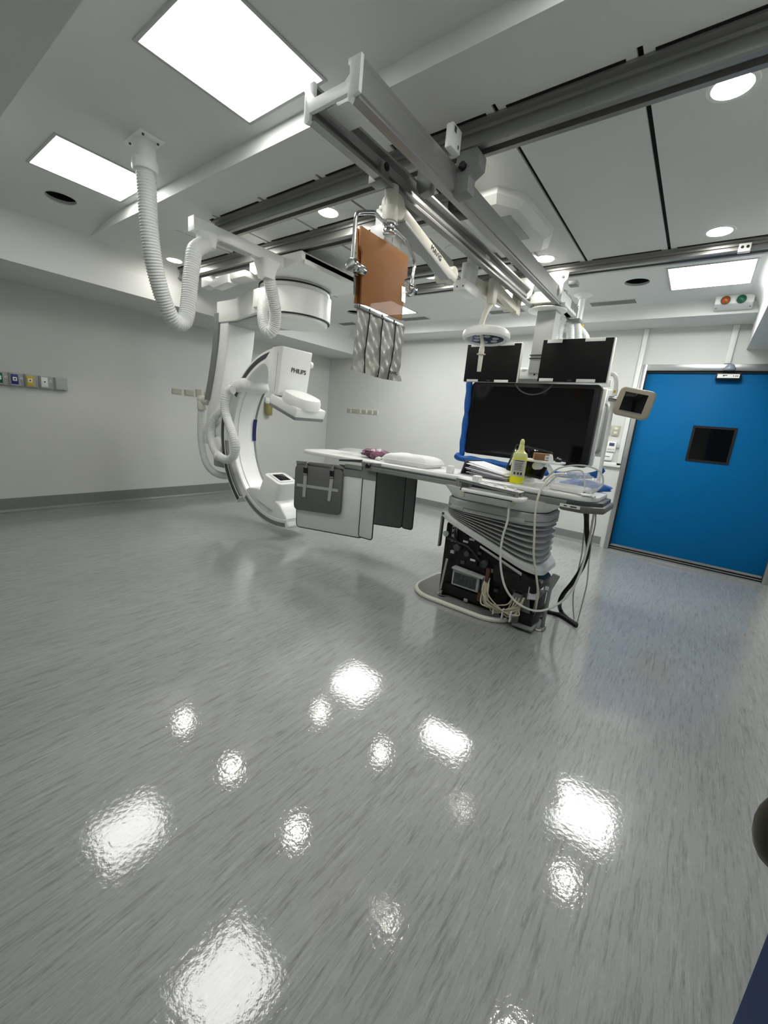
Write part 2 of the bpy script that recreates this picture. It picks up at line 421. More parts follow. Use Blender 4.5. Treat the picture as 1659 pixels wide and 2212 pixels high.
build('dome', MB().sphere((.09, YB - .035, 2.292), .045, (1, 1, .9)), SENSG, t)
# trunking on the back wall
tr = MB().box((-.80, YB - .035, 1.10), (-.75, YB, 2.735), .004).box((-.96, YB - .035, 1.075), (-.75, YB, 1.13), .004)
tag(build('cable_trunking', tr, PIPEW), 'long white cable trunking beside the silver door jamb', 'trunking')
tag(build('cable_trunking', MB().box((.03, YB - .035, 2.335), (.085, YB, 2.735), .004), PIPEW), 'short white vertical trunking above the blue door', 'trunking')
# ================================================================== CEILING FITTINGS
def panel(x, y, z, label):
    t = thing('ceiling_panel_light', label, 'ceiling light', (x, y, z - .006), 'square light panels in the ceiling')
    h, g = .287, .305
    f = MB()
    for lo, hi in (((-g, -g), (g, -h)), ((-g, h), (g, g)), ((-g, -h), (-h, h)), ((h, -h), (g, h))):
        f.box((x + lo[0], y + lo[1], z - .006), (x + hi[0], y + hi[1], z + .002), .0015)
    build('frame', f, LGREY, t)
    build('diffuser', MB().box((x - h, y - h, z - .003), (x + h, y + h, z + .001)), PANEL_F if y > 3 else PANEL_L, t)
panel(-2.055, 1.315, ZT, 'largest bright square light panel at the top of the photo')
panel(-3.848, 1.345, ZT, 'bright square light panel behind the white ceiling hose')
panel(-.27, 1.315, ZT, 'square light panel over the near right corner, only its floor glare visible')
panel(-.225, 4.73, ZR, 'bright square light panel beside the amber and green domes')
panel(-2.0, 4.77, ZR, 'bright square light panel behind the surgical lamp arm')
panel(-3.70, 4.69, ZR, 'bright square light panel half hidden behind the orange shield')
def downlight(x, y, label, on=True):
    t = thing('downlight', label, 'downlight', (x, y, ZR - .004), 'round downlights in the ceiling' if on else 'unlit round ceiling discs')
    build('trim_ring', MB().lathe([(.072, -.002), (.088, -.002), (.092, .002), (.072, .002)], (x, y, ZR - .003), hol=True), WHITE if on else CEIL, t)
    build('lens', MB().cyl((x, y, ZR - .004), (x, y, ZR + .001), .073, n=32), DOWN_L if on else CEIL, t)
downlight(-.19, 2.40, 'lit round downlight nearest the upper right photo edge')
downlight(-.187, 3.83, 'lit round downlight in front of the right-hand light panel')
downlight(-1.362, 3.84, 'lit round downlight beside the faceted white ceiling box')
downlight(-1.362, 2.41, 'lit round downlight half hidden behind the bridge hanger')
downlight(-2.523, 2.405, 'lit round downlight between the first two rails, left of the orange shield')
downlight(-3.70, 2.41, 'lit round downlight hidden above the white cable channel')
downlight(-4.829, 2.411, 'lit round downlight between the two legs of the white hose')
downlight(-2.50, 3.83, 'lit round downlight hidden behind the orange shield')
downlight(-3.64, 3.83, 'lit round downlight hidden above the drum of the X-ray arm')
downlight(-3.142, 2.993, 'unlit white disc in the ceiling left of the orange shield', False)
downlight(-1.951, 2.956, 'unlit white disc above the spring arm, nearer of two', False)
downlight(-1.966, 3.364, 'unlit white disc above the spring arm, farther of two', False)
HN = ['empty round hole in the ceiling below the left light panel', 'empty round hole in the ceiling left of the right light panel', 'empty round hole in the ceiling left of the grey shield curtain']
for (x, y, z), lb in zip(HOLES, HN):
    t = thing('ceiling_opening', lb, 'ceiling opening', (x, y, z), 'empty round ceiling holes')
    build('sleeve', MB().lathe([(.1049, -.001), (.1049, .03), (.1030, .03), (.1030, -.001)], (x, y, z + .001 - (.024 if z == ZT else 0)), hol=True), LGREY, t)
    build('hole_shade', MB().lathe([(.1048, .02), (.1048, .088), (.1025, .088), (.1025, .02)], (x, y, z - (.024 if z == ZT else 0)), hol=True), VOID, t)  # matt black paints the darkness deep in the hole, above the lit rim
    build('back', MB().cyl((x, y, z + .07), (x, y, z + .075), .104, n=32), VOID, t)
VL = ['grey ceiling vent nearest the amber and green domes', 'grey ceiling vent behind the surgical lamp arm', 'grey ceiling vent right of the orange shield', 'grey ceiling vent left of the grey shield curtain']
for (x, y), lb in zip([(-1.06, 5.285), (-2.26, 5.27), (-3.62, 5.25), (-4.95, 5.22)], VL):
    t = thing('air_vent', lb, 'vent', (x, y, ZR - .006), 'grey vents along the ceiling')
    f = MB().box((x - .235, y - .09, ZR - .004), (x + .235, y - .075, ZR + .002)).box((x - .235, y + .075, ZR - .004), (x + .235, y + .09, ZR + .002)).box((x - .235, y - .075, ZR - .004), (x - .22, y + .075, ZR + .002)).box((x + .22, y - .075, ZR - .004), (x + .235, y + .075, ZR + .002))
    build('frame', f, CEIL, t)
    sl = MB()
    for k in range(9): sl.box((x - .22, y - .074 + k * .0165, ZR - .003), (x + .22, y - .064 + k * .0165, ZR + .001))
    sl.box((x - .22, y - .075, ZR - .0005), (x + .22, y + .075, ZR + .0015))
    build('grille', sl, VENTM, t)
# warning light box
t = thing('indicator_light_box', 'white box with amber and green domes beside the ceiling panel', 'indicator light', (-.02, 5.44, 2.8))
build('housing', MB().prism([(5.36, ZR), (5.40, 2.795), (5.52, 2.765), (5.56, ZR)], -.165, .13, 'yz', .004), WHITE, t)
for x, m, nm in ((-.085, AMBER, 'amber'), (.035, GREENG, 'green')):
    b = build('lamp_dome', MB().sphere((x, 5.372, 2.822), .034, (1, 1, 1.05)), m, t, label=nm + ' glass dome')
    build('base_ring', MB().cyl((x, 5.40, 2.83), (x, 5.372, 2.82), .038, n=24), DGREY, b)
build('screw', MB().cyl((-.15, 5.47, 2.772), (-.15, 5.47, 2.78), .006, n=10).cyl((.115, 5.47, 2.772), (.115, 5.47, 2.78), .006, n=10), DGREY, t)
# rails
def rail(x0, x1, y, w, h, label):
    t = thing('ceiling_rail', label, 'rail', ((x0 + x1) / 2, y + w / 2, ZR - h), 'grey ceiling rails')
    f = .05                                            # flange, body with a lip and a groove underneath
    a, b = y + f, y + f + w
    pr = [(y, ZR), (y, ZR - .012), (y + f * .7, ZR - .014), (y + f * .72, ZR - .03), (a, ZR - .03), (a, ZR - h + .022), (a - .008, ZR - h + .018), (a - .008, ZR - h + .006), (a, ZR - h), (a + w * .28, ZR - h),
          (a + w * .28, ZR - h + .025), (b - w * .28, ZR - h + .025), (b - w * .28, ZR - h), (b, ZR - h), (b + .008, ZR - h + .006), (b + .008, ZR - h + .018), (b, ZR - h + .022), (b, ZR - .03), (b + f * .3, ZR - .03), (b + f * .3, ZR - .014), (b + f, ZR - .012), (b + f, ZR)]
    build('profile', MB().prism(pr, x0, x1, 'yz'), RAILM, t, sharp=15)
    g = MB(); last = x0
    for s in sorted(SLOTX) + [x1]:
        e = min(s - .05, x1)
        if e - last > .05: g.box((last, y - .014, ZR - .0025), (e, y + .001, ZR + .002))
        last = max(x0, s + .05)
    build('gap_shade_strip', g, VOID, t)  # thin black strips paint the shade of the gap along the flange
    return t
R1 = rail(-3.53, .19, 2.066, .098, .09, 'front ceiling rail, nearest of the four and full length')
R2 = rail(-5.165, -1.57, 2.56, .11, .09, 'second ceiling rail from the front, carrying the X-ray arm')
R3 = rail(-3.0, -1.40, 3.565, .10, .062, 'third ceiling rail from the front, short piece above the spring arm')
R4 = rail(-3.0, .19, 4.018, .11, .062, 'rear ceiling rail in front of the far light panels')
build('end_stop', MB().box((-1.62, 2.60, 2.755), (-1.50, 2.74, 2.83), .01).cyl((-1.5, 2.67, 2.79), (-1.44, 2.67, 2.79), .022), BLACK, R2)
def stop(par, x, y, z):
    b = build('end_stop', MB().box((x - .035, y - .02, z - .03), (x + .035, y + .02, z + .025), .004), WHITE, par)
    build('bolt', MB().cyl((x - .014, y - .024, z), (x - .014, y - .019, z), .009, n=12).cyl((x + .016, y - .024, z), (x + .016, y - .019, z), .009, n=12), BLACK, b)
stop(R3, -1.53, 3.60, 2.805); stop(R4, -.03, 4.05, 2.81)
# ------------------------------------------------------------------ bridge hung below the rails
BT, BB = 2.70, 2.575
t = thing('ceiling_bridge', 'long grey two-beam bridge hanging crosswise under the ceiling rails', 'ceiling bridge', (-1.43, 3.0, BB))
def beam(x0, flip):
    s = -1 if flip else 1                              # channel opening towards the other beam
    pr = [(0, BT), (.052, BT), (.052, BT - .012), (.016, BT - .018), (.016, BT - .05), (.03, BT - .055), (.03, BT - .072), (.016, BT - .077), (.016, BB + .03), (.045, BB + .022), (.052, BB + .012), (.052, BB), (.008, BB), (.008, BB + .01), (0, BB + .014)]
    return MB().prism([(x0 + s * a, b) for a, b in pr], 1.35, 4.80 if flip else 4.22, 'xz')
build('beam', beam(-1.275, True), BEAMM, t, sharp=15)
build('beam', beam(-1.578, False), BEAMM, t, sharp=15)
ep = [(-1.58, BT), (-1.58, BT - .018), (-1.574, BT - .022), (-1.574, BB - .002), (-1.555, BB - .012), (-1.54, BB - .002), (-1.54, BB + .022), (-1.33, BB + .022), (-1.33, BB - .004), (-1.315, BB - .012), (-1.302, BB + .004), (-1.273, BB + .012), (-1.271, BT + .006), (-1.335, BT + .006), (-1.335, BT - .012), (-1.325, BT - .016), (-1.325, BT - .045), (-1.35, BT - .06), (-1.512, BT - .058), (-1.52, BT - .045), (-1.52, BT)]
build('end_plate', MB().prism(ep, 1.335, 1.352, 'xz', .001), WHITE, t)
build('cross_plate', MB().box((-1.53, 1.42, BT - .055), (-1.32, 1.56, BT - .045)), WHITE, t)
def hanger(x, y, m, zt, shape=0):
    b = MB()
    if shape == 0:
        b.prism([(x - .01, zt), (x + .10, zt), (x + .125, zt - .03), (x + .125, zt - .09), (x + .075, zt - .12), (x + .075, zt - .19), (x - .01, zt - .2)], y, y + .075, 'xz', .006)
    else:
        b.prism([(x - .02, zt), (x + .115, zt), (x + .115, zt - .10), (x + .085, zt - .12), (x + .075, zt - .23), (x + .04, zt - .27), (x - .0, zt - .27), (x - .02, zt - .2)], y, y + .05, 'xz', .005)
    h = build('hanger', b, m, t)
    build('roller', MB().cyl((x + .06, y + .02, zt + .01), (x + .06, y + .06, zt + .01), .028, n=18), BLACK, h)
    build('gear', MB().cyl((x + .035, y - .014, zt - .075), (x + .035, y, zt - .075), .02, n=12), BLACK, h)
hanger(-1.275, 2.10, MGREY, 2.765)
for dx in (0, -.27):
    hp4 = build('rear_hanger', MB().prism([(a + dx, b) for a, b in ((-1.40, 2.80), (-1.205, 2.80), (-1.21, 2.745), (-1.235, 2.72), (-1.242, 2.64), (-1.265, 2.615), (-1.30, 2.615), (-1.32, 2.66), (-1.34, 2.70), (-1.40, 2.72))], 4.045, 4.06, 'xz', .002), WHITE, t)
    for bx_, bz_ in ((-1.25, 2.765), (-1.285, 2.70)):
        build('bolt', MB().cyl((bx_ + dx, 4.038, bz_), (bx_ + dx, 4.046, bz_), .011, n=14), DGREY, hp4)
build('bumper', MB().box((-1.205, 4.06, 2.70), (-1.13, 4.15, 2.735), .006), MGREY, t)
sb = build('switch_box', MB().box((-1.262, 1.94, 2.70), (-1.225, 2.03, 2.80), .004), WHITE, t)
build('marking', MB().box((-1.2245, 1.955, 2.765), (-1.2235, 1.975, 2.79)).box((-1.2245, 2.0, 2.715), (-1.2235, 2.01, 2.73)), DGREY, sb)
cb = MB()
pts = [Vector((-1.272 + .006 * math.sin(k * 1.7), 4.22 + .05 * k, BT + .008 + .006 * math.sin(k * 2.3))) for k in range(12)]
cb.tube(pts, .007, 8, 4); build('cable', cb, LGREY, t)
br = build('trolley_bracket', MB().box((-1.61, 1.80, 2.565), (-1.53, 1.87, 2.66), .005), MGREY, t)
build('brake_pad', MB().cyl((-1.615, 1.84, 2.64), (-1.525, 1.84, 2.64), .018, n=16), BLACK, br)
br2 = build('trolley_bracket', MB().prism([(-1.525, 2.76), (-1.42, 2.76), (-1.42, 2.68), (-1.44, 2.63), (-1.50, 2.62), (-1.525, 2.66)], 2.10, 2.16, 'xz', .006), MGREY, t)
build('number_plate', MB().prism([(4.62, 2.60), (4.632, 2.60), (4.632, 2.65), (4.62, 2.65)], -1.2745, -1.2735, 'yz'), WHITE, t)
# faceted white ceiling box
fb = thing('ceiling_cover_box', 'faceted white box with cut corners under the ceiling right of the bridge', 'ceiling box', (-1.35, 3.05, 2.79))
po = [(-1.62, 2.66), (-1.30, 2.64), (-1.18, 2.80), (-1.15, 3.32), (-1.25, 3.54), (-1.62, 3.56)]
pi = [(-1.60, 2.71), (-1.32, 2.69), (-1.22, 2.82), (-1.20, 3.30), (-1.28, 3.48), (-1.60, 3.50)]
build('shell', MB().loft([[Vector((a, b, ZR)) for a, b in po], [Vector((a, b, 2.82)) for a, b in po], [Vector((a, b, 2.785)) for a, b in pi]]), WHITE, fb, sharp=15)
build('inset_panel', MB().box((-1.56, 2.86, 2.779), (-1.29, 3.24, 2.786), .002), LGREY, fb)
build('sticker', MB().box((-1.245, 3.02, 2.779), (-1.215, 3.12, 2.7845)), WHITE, fb)
# thin pole behind bridge
t = thing('ceiling_pole', 'thin white pole with round ceiling flange behind the bridge end', 'pole', (-1.28, 4.90, ZR - .3))
build('flange', MB().lathe([(.02, 0), (.095, 0), (.09, -.012), (.05, -.03), (.045, -.045), (.02, -.045)], (-1.28, 4.90, ZR)), WHITE, t)
build('tube', MB().cyl((-1.28, 4.90, 2.36), (-1.28, 4.90, ZR - .03), .032), WHITE, t)
# ================================================================== CEILING HOSE
t = thing('corrugated_hose', 'long white corrugated hose hanging in a loop from a ceiling plate', 'hose', (-3.1, 1.376, 2.3))
cp = Vector((-3.10, 1.376, ZT))
fl = build('ceiling_plate', MB().box((-3.222, 1.304, ZT - .008), (-2.98, 1.448, ZT + .001), .002), WHITE, t)
sc = MB()
for x, y in ((-3.19, 1.33), (-3.03, 1.425), (-3.08, 1.425), (-3.01, 1.33)): sc.cyl((x, y, ZT - .016), (x, y, ZT - .006), .007, n=12)
build('screw', sc, DGREY, fl)
build('neck', MB().prism([(a + cp.x, b + cp.y) for a, b in rrect(.062, .056, .04)], ZT - .145, ZT - .006, 'xy', .004).lathe([(.02, 0), (.07, 0), (.075, .01), (.075, .05), (.07, .06), (.02, .06)], (cp.x, cp.y, ZT - .165)), WHITE, t)
pe = Vector((-3.30, 1.90, 2.60)); nrm = (pe - cp).cross(Vector((0, 0, 1)))
hp = [cp + Vector((0, 0, -.13))] + [UP(x, y, cp, nrm) for x, y in ((318, 420), (322, 490), (331, 560), (345, 620), (362, 670), (376, 694), (390, 700), (401, 688), (407, 655), (411, 610), (416, 570), (422, 540))] + [pe]
corr = lambda a, i: 1 + (.055 if i % 4 in (0, 1) else -.05)
build('hose', MB().tube(hp, .053, 18, 12, rf=corr, step=.0042), HOSE, t, sharp=80)
# ================================================================== C-ARM X-RAY STAND
IX, IY, IZ = -3.67, 3.09, 1.07
t = thing('c_arm', 'white ceiling-hung C-arm X-ray machine with a big open ring', 'x-ray machine', (IX, IY, 0))
# carriage
build('carriage', MB().prism([(-3.80, 2.762), (-3.05, 2.762), (-3.05, 2.70), (-3.22, 2.648), (-3.72, 2.648), (-3.80, 2.69)], 2.62, 3.42, 'xz', .008), WHITE, t)
build('side_panel', MB().box((-3.075, 2.66, 2.668), (-3.05, 3.40, 2.75), .004), WHITE, t)
ch = build('cable_channel', MB().box((-3.365, 1.80, 2.652), (-3.285, 3.30, 2.742), .008), WHITE, t)
build('end_cap', MB().box((-3.370, 1.786, 2.646), (-3.280, 1.80, 2.748), .01), WHITE, ch)
build('collar', MB().lathe([(.02, .06), (.08, .06), (.072, .02), (.063, -.03), (.02, -.03)], (-3.315, 1.905, 2.60)), WHITE, ch)
build('cover_flap', MB().box((-3.37, 2.02, 2.646), (-3.30, 2.3, 2.652), .002), LGREY, ch)
build('collar', MB().loft([[Vector((-3.33 + a, 2.47 + b, z)) for a, b in rrect(w, w, w * .5, 4)] for w, z in ((.095, 2.66), (.075, 2.60), (.058, 2.52))]), WHITE, ch)
bk = MB().prism([(-4.55, 2.70), (-4.36, 2.70), (-4.32, 2.66), (-4.05, 2.68), (-4.05, 2.60), (-4.32, 2.575), (-4.40, 2.61), (-4.55, 2.60)], 2.55, 2.66, 'xz', .008)
bk.box((-4.36, 2.57, 2.63), (-3.80, 2.72, 2.69), .01); build('drive_bracket', bk, WHITE, t)
# drum + horizontal arm
dr = build('pivot_drum', MB().lathe([(.05, 2.30), (.33, 2.30), (.35, 2.315), (.35, 2.345), (.375, 2.345), (.375, 2.575), (.36, 2.59), (.36, 2.645), (.05, 2.645)], (IX, IY, 0), 64), WHITE, t, sharp=25)
build('seam', MB().lathe([(.351, 2.335), (.372, 2.335), (.372, 2.346), (.351, 2.346)], (IX, IY, 0), 64).lathe([(.340, 2.618), (.368, 2.618), (.368, 2.632), (.340, 2.632)], (IX, IY, 0), 64), PIPING, dr)
ha = [(-3.80, 2.72), (-4.15, 2.80), (-4.45, 2.885), (-4.81, 2.885), (-4.83, 2.905), (-4.83, 3.275), (-4.81, 3.295), (-4.2, 3.36), (-3.80, 3.46)]
build('horizontal_arm', MB().prism(ha, 2.345, 2.575, 'xy', .012), WHITE, t)
build('arm_underside', MB().prism([(a * .97 - .115, (b - IY) * .86 + IY) for a, b in ha], 2.32, 2.346, 'xy', .004), LGREY, t)
build('arm_screw', MB().cyl((-4.55, 2.893, 2.48), (-4.55, 2.902, 2.48), .008, n=12).cyl((-4.30, 2.845, 2.47), (-4.30, 2.87, 2.47), .008, n=12), DGREY, t)
sq = build('drum_cover', MB().box((-3.86, 2.705, 2.39), (-3.66, 2.78, 2.56), .008), WHITE, t)
# column sweeping outwards and down
def col_pts(off):
    path = [(-4.70, 2.50), (-4.72, 2.2), (-4.76, 1.95), (-4.83, 1.70), (-4.92, 1.45), (-4.98, 1.2), (-5.0, 1.0)]
    return path
def sweep_col(ys, half, mname):
    rings = []
    P = spline([Vector((x, 0, z)) for x, z in [(-4.70, 2.56), (-4.71, 2.3), (-4.75, 2.05), (-4.83, 1.75), (-4.93, 1.45), (-5.0, 1.2), (-5.02, .88)]], 6)
    for i, p in enumerate(P):
        w = half; rings.append([Vector((p.x + a, ys[0] if b < 0 else ys[1], p.z)) for a, b in ((-w, -1), (w, -1), (w, 1), (-w, 1))])
    return rings
cr = []
P = spline([Vector((x, 0, z)) for x, z in [(-4.70, 2.565), (-4.71, 2.3), (-4.75, 2.05), (-4.83, 1.75), (-4.93, 1.45), (-5.0, 1.2), (-5.03, .90)]], 6)
for p in P:
    o = rrect(.108, .186, .03, 3); cr.append([Vector((p.x + a, IY + b, p.z)) for a, b in o])
build('column', MB().loft(cr), WHITE, t)
cr = [[Vector((p.x - .115 + a, IY - .045 + b, p.z)) for a, b in rrect(.055, .165, .015, 2)] for p in P if p.z < 2.46 and p.z > 1.45]
build('column_back', MB().loft(cr), MGREY, t)
piv = build('rotation_pivot', MB().cyl((-5.15, IY, IZ), (-4.66, IY, IZ), .19, n=40, bev=.02).cyl((-5.2, IY, IZ), (-5.14, IY, IZ), .16, n=40, bev=.02), WHITE, t)
build('drive_box', MB().box((-4.98, 2.93, .62), (-4.76, 3.2, .86), .03), LGREY, t)
# sleeve that holds the ring
sl = build('sleeve', sector(MB(), IX, IZ, .985, 1.085, 148, 229, 2.895, 3.285, 40, .012), WHITE, t)
build('sleeve_band', sector(MB(), IX, IZ, 1.0, 1.045, 149, 228.5, 2.886, 2.90, 40), DGREY, sl)
build('sleeve_track', sector(MB(), IX, IZ, .962, .992, 185, 228, 2.90, 2.935, 30), ALU, sl)
sb = MB()
a0 = math.radians(143)
Mw = Matrix.Translation((IX + .90 * math.cos(a0), IY - .03, IZ + .90 * math.sin(a0) + .03)) @ Matrix.Rotation(math.radians(-12), 4, 'Y')
sb.box((-.10, -.20, -.07), (.15, .20, .07), .06, M=Mw, seg=4); build('cable_pod', sb, WHITE, t)
# ring, turned a little within its plane: built upright, then rotated about the isocentre
CR = Matrix.Translation((IX, IY, IZ)) @ Matrix.Rotation(math.radians(17), 4, 'Y') @ Matrix.Translation((-IX, -IY, -IZ))
Y0, Y1 = 2.93, 3.25
ring = build('c_ring', sector(MB(), IX, IZ, .862, .985, 107, 299, Y0, Y1, 90, .012).xf(CR), WHITE, t)
build('trim_band', sector(MB(), IX, IZ, .905, .952, 108, 168, Y0 - .004, Y0 + .01, 40).xf(CR), DGREY, ring)
build('trim_band', sector(MB(), IX, IZ, .905, .952, 248, 297, Y0 - .004, Y0 + .01, 40).xf(CR), MGREY, ring)
build('inner_cover', sector(MB(), IX, IZ, .852, .866, 150, 246, 2.995, 3.155, 50, .005).xf(CR), WHITE, ring)
build('edge_band', sector(MB(), IX, IZ, .856, .868, 150, 262, Y1 - .022, Y1 + .002, 50).xf(CR), MGREY, ring)
lb = build('blue_label', sector(MB(), IX, IZ, .850, .8575, 184, 202, Y1 - .045, Y1 + .003, 20).xf(CR), LABELB, ring)
# detector side, built upright: housing, flat panel, bump
hs = [(-3.868, 1.66), (-3.85, 1.615), (-3.80, 1.585), (-3.70, 1.555), (-3.672, 1.72), (-3.642, 1.95), (-3.625, 2.055)] + arc(IX, IZ, .99, 89, 98, 6) + [(-3.98, 1.88), (-3.93, 1.875), (-3.885, 1.845), (-3.868, 1.79)]
hsg = build('detector_housing', MB().prism(hs, Y0 - .012, 3.335, 'xz', .016, seg=3), WHITE, t, sharp=25)
build('cover_seam', MB().prism([(-3.748, 1.60), (-3.745, 1.60), (-3.70, 2.0), (-3.703, 2.0)], Y0 - .0135, Y0 - .011, 'xz'), MGREY, hsg)
build('top_tab', MB().box((-3.70, Y0 + .02, 2.02), (-3.634, Y0 + .14, 2.058), .012), WHITE, hsg)
gb = build('gantry_knob', MB().cyl((-3.68, 3.33, 1.93), (-3.68, 3.375, 1.93), .038, n=20, bev=.012), WHITE, hsg)
text('maker_lettering', 'PHILIPS', .066, basis((-3.6545, 3.165, 1.835), (0, 1, -.02), (.13, 0, 1)), LOGO, hsg, .003)
bump = MB().loft([[Vector((-3.64 + a * w, IY + b * w, z)) for a, b in rrect(.20, .19, .17, 8)] for w, z in ((1, 1.505), (1.02, 1.53), (1, 1.58), (.93, 1.61), (.8, 1.618))]).xf(CR)
build('detector_bump', bump, WHITE, t)
dp = build('flat_detector', MB().box((-3.93, 2.90, 1.415), (-3.47, 3.32, 1.515), .015).xf(CR), WHITE, t)
build('detector_face', MB().box((-3.925, 2.905, 1.385), (-3.475, 3.315, 1.418), .006).xf(CR), MGREY, dp)
# tube side
ts = [(-4.10, .25), (-4.0, .34), (-3.85, .405), (-3.65, .43), (-3.43, .41), (-3.28, .33), (-3.19, .24)] + arc(IX, IZ, .968, 299, 243, 16)
tb = build('tube_housing', MB().prism(ts, Y0 + .005, Y1 - .005, 'xz', .03, seg=3).xf(CR), WHITE, t)
cl = build('collimator', MB().loft([[Vector((-3.655 + a * w, IY + b * w, z)) for a, b in rrect(.155, .155, .06, 4)] for w, z in ((1.15, .30), (1.08, .45), (1.0, .60), (.96, .618))]).xf(CR), WHITE, t)
wf = build('window_frame', MB().box((-3.765, IY - .10, .616), (-3.555, IY + .10, .628), .004).xf(CR), WHITE, cl)
build('beam_window', MB().box((-3.74, IY - .075, .624), (-3.58, IY + .075, .631), .002).xf(CR), SCREEN, wf)
# hoses of the stand
px = [(575, 572, -3.32), (583, 610, -3.34), (591, 650, -3.38), (595, 680, -3.42), (592, 705, -3.46), (583, 718, -3.50), (573, 710, -3.55), (569, 690, -3.6), (568, 668, -3.66), (571, 648, -3.70), (579, 628, -3.72)]
hb = [U(a, b, 0, x) for a, b, x in px]
build('corrugated_hose', MB().tube(hb, .054, 16, 10, rf=corr, step=.0045), HOSE, t, sharp=80)
hl = [U(a, b, 1, y) for a, b, y in ((436, 872, 2.98), (434, 900, 2.98), (434, 940, 2.98), (438, 975, 2.98), (447, 1003, 2.98), (462, 1020, 2.99), (480, 1027, 3.0), (500, 1028, 3.02))]
build('cable_hose', MB().tube(hl, .044, 14, 8, rf=lambda a, i: 1 + (.03 if i % 4 in (0, 1) else -.03), step=.006), HOSE, t, sharp=80)
e0 = hl[0]
build('hose_elbow', MB().cyl(e0 + Vector((0, 0, -.08)), e0 + Vector((0, 0, .05)), .058, n=24, bev=.006).sphere(e0 + Vector((0, 0, .055)), .062, (1.0, 1, .9)).cyl(e0 + Vector((0, 0, .05)), e0 + Vector((.16, .02, .03)), .05, n=20), CREAM, t)
hc = [U(a, b, 1, y) for a, b, y in ((503, 842, 2.82), (492, 846, 2.80), (486, 862, 2.78), (486, 885, 2.78), (492, 908, 2.78), (500, 930, 2.77), (507, 952, 2.76), (509, 970, 2.76), (502, 988, 2.76), (489, 993, 2.77), (473, 985, 2.8), (462, 968, 2.83), (456, 945, 2.85), (456, 925, 2.86), (462, 905, 2.87), (474, 890, 2.89), (484, 878, 2.92))]
hh = build('cable_hose', MB().tube(hc, .048, 16, 10, rf=lambda a, i: 1 + (.035 if i % 4 in (0, 1) else -.035), step=.006), HOSE, t, sharp=80)
build('hose_clip', MB().cyl(hc[10] + Vector((-.03, 0, .008)), hc[10] + Vector((.01, 0, -.02)), .056, n=24, bev=.004), WHITE, hh)
build('side_lever', MB().prism([(-4.86, .98), (-4.78, 1.02), (-4.70, .90), (-4.72, .80), (-4.84, .80)], 2.86, 2.92, 'xz', .01), WHITE, t)
# ================================================================== RADIATION SHIELD ON SPRING ARM
SX = -1.55
t = thing('radiation_shield', 'hanging orange tinted shield with grey lead curtain on a steel yoke and spring arm', 'radiation shield', (SX, 1.92, 2.3))
# ceiling column with box foot beside the bridge
build('column', MB().box((-1.715, 2.00, 2.40), (-1.64, 2.10, 2.555), .006), WHITE, t)
cbx = build('column_foot', MB().box((-1.74, 1.99, 2.385), (-1.63, 2.16, 2.47), .006), WHITE, t)
build('foot_seam', MB().box((-1.6285, 2.06, 2.39), (-1.6275, 2.063, 2.465)), MGREY, cbx)
elbow = Vector((-1.60, 2.64, 2.40))
ext = MB().prism([(2.10, 2.44), (2.10, 2.50), (2.45, 2.555), (2.77, 2.525), (2.80, 2.38), (2.70, 2.36), (2.45, 2.44)], -1.665, -1.625, 'yz', .006)
build('extension_arm', ext, LGREY, t)
build('elbow', MB().cyl((-1.675, 2.655, 2.40), (-1.535, 2.655, 2.40), .045, n=24, bev=.006), CREAM, t)
head = Vector((SX, 1.955, 2.525))
def arm_bar(a, b, w, h, x):                           # tapered bar from a to b, in a vertical plane
    d = (b - a); L = d.length; M = basis(a, d, (0, 0, 1))
    return MB().prism([(-.03, -h * .5), (L * .55, -h * .62), (L + .03, -h * .45), (L + .03, h * .45), (L * .5, h * .5), (-.03, h * .5)], -w / 2, w / 2, 'xy', .008).xf(M)
a = Vector((-1.565, 2.0, 2.52)); b = Vector((-1.565, 2.645, 2.375))
sa = build('spring_arm', arm_bar(a, b, .062, .062, 0), CREAM, t)
build('arm_underside', MB().prism([(.05, -.046), (.60, -.046), (.64, -.026), (.05, -.030)], -.034, .034, 'xy', .003).xf(basis(a, b - a, (0, 0, 1))), LGREY, sa)
dn = (b - a).normalized(); upv = Vector((0, 0, 1))
text('arm_lettering', 'MAVIG', .044, basis(a + dn * .40 + Vector((.0322, 0, .002)), dn, (0, 0, 1)), LOGO, sa)
build('pivot_drum', MB().cyl((-1.60, 1.965, 2.515), (-1.525, 1.965, 2.515), .062, n=32, bev=.008), CREAM, t)
build('head_tube', MB().cyl((-1.555, 1.93, 2.415), (-1.555, 1.93, 2.60), .036, n=28, bev=.004).cyl((-1.555, 1.93, 2.43), (-1.555, 1.93, 2.50), .043, n=28, bev=.004), CREAM, t)
build('ceiling_stem', MB().cyl((-1.62, 2.00, 2.54), (-1.62, 2.00, 2.76), .016, n=16).box((-1.68, 1.98, 2.535), (-1.60, 2.06, 2.556), .004), WHITE, t)
sw = build('swivel', MB().cyl((SX, 1.93, 2.392), (SX, 1.93, 2.42), .034, n=28, bev=.003).cyl((SX, 1.93, 2.37), (SX, 1.93, 2.392), .036, n=28, bev=.004), STEEL, t)
yk = [U(x, y, 0, SX) for x, y in ((762, 574), (764, 530), (767, 490), (769, 468), (773, 461), (784, 459), (804, 459), (811, 462), (834, 482), (846, 492), (868, 511), (877, 520), (889, 548), (894, 560), (895, 575), (891, 600), (889, 626))]
build('yoke', MB().tube(yk, .0105, 14, 4), STEEL, t)
k0, k1 = yk[0], yk[-1]
kn = build('tilt_knob', MB().cyl(k0 + Vector((0, -.02, 0)), k0 + Vector((0, .02, 0)), .032, n=24, bev=.005).cyl(k0 + Vector((0, .02, -.0)), k0 + Vector((0, .08, -.0)), .027, n=24, bev=.003), STEEL, t)
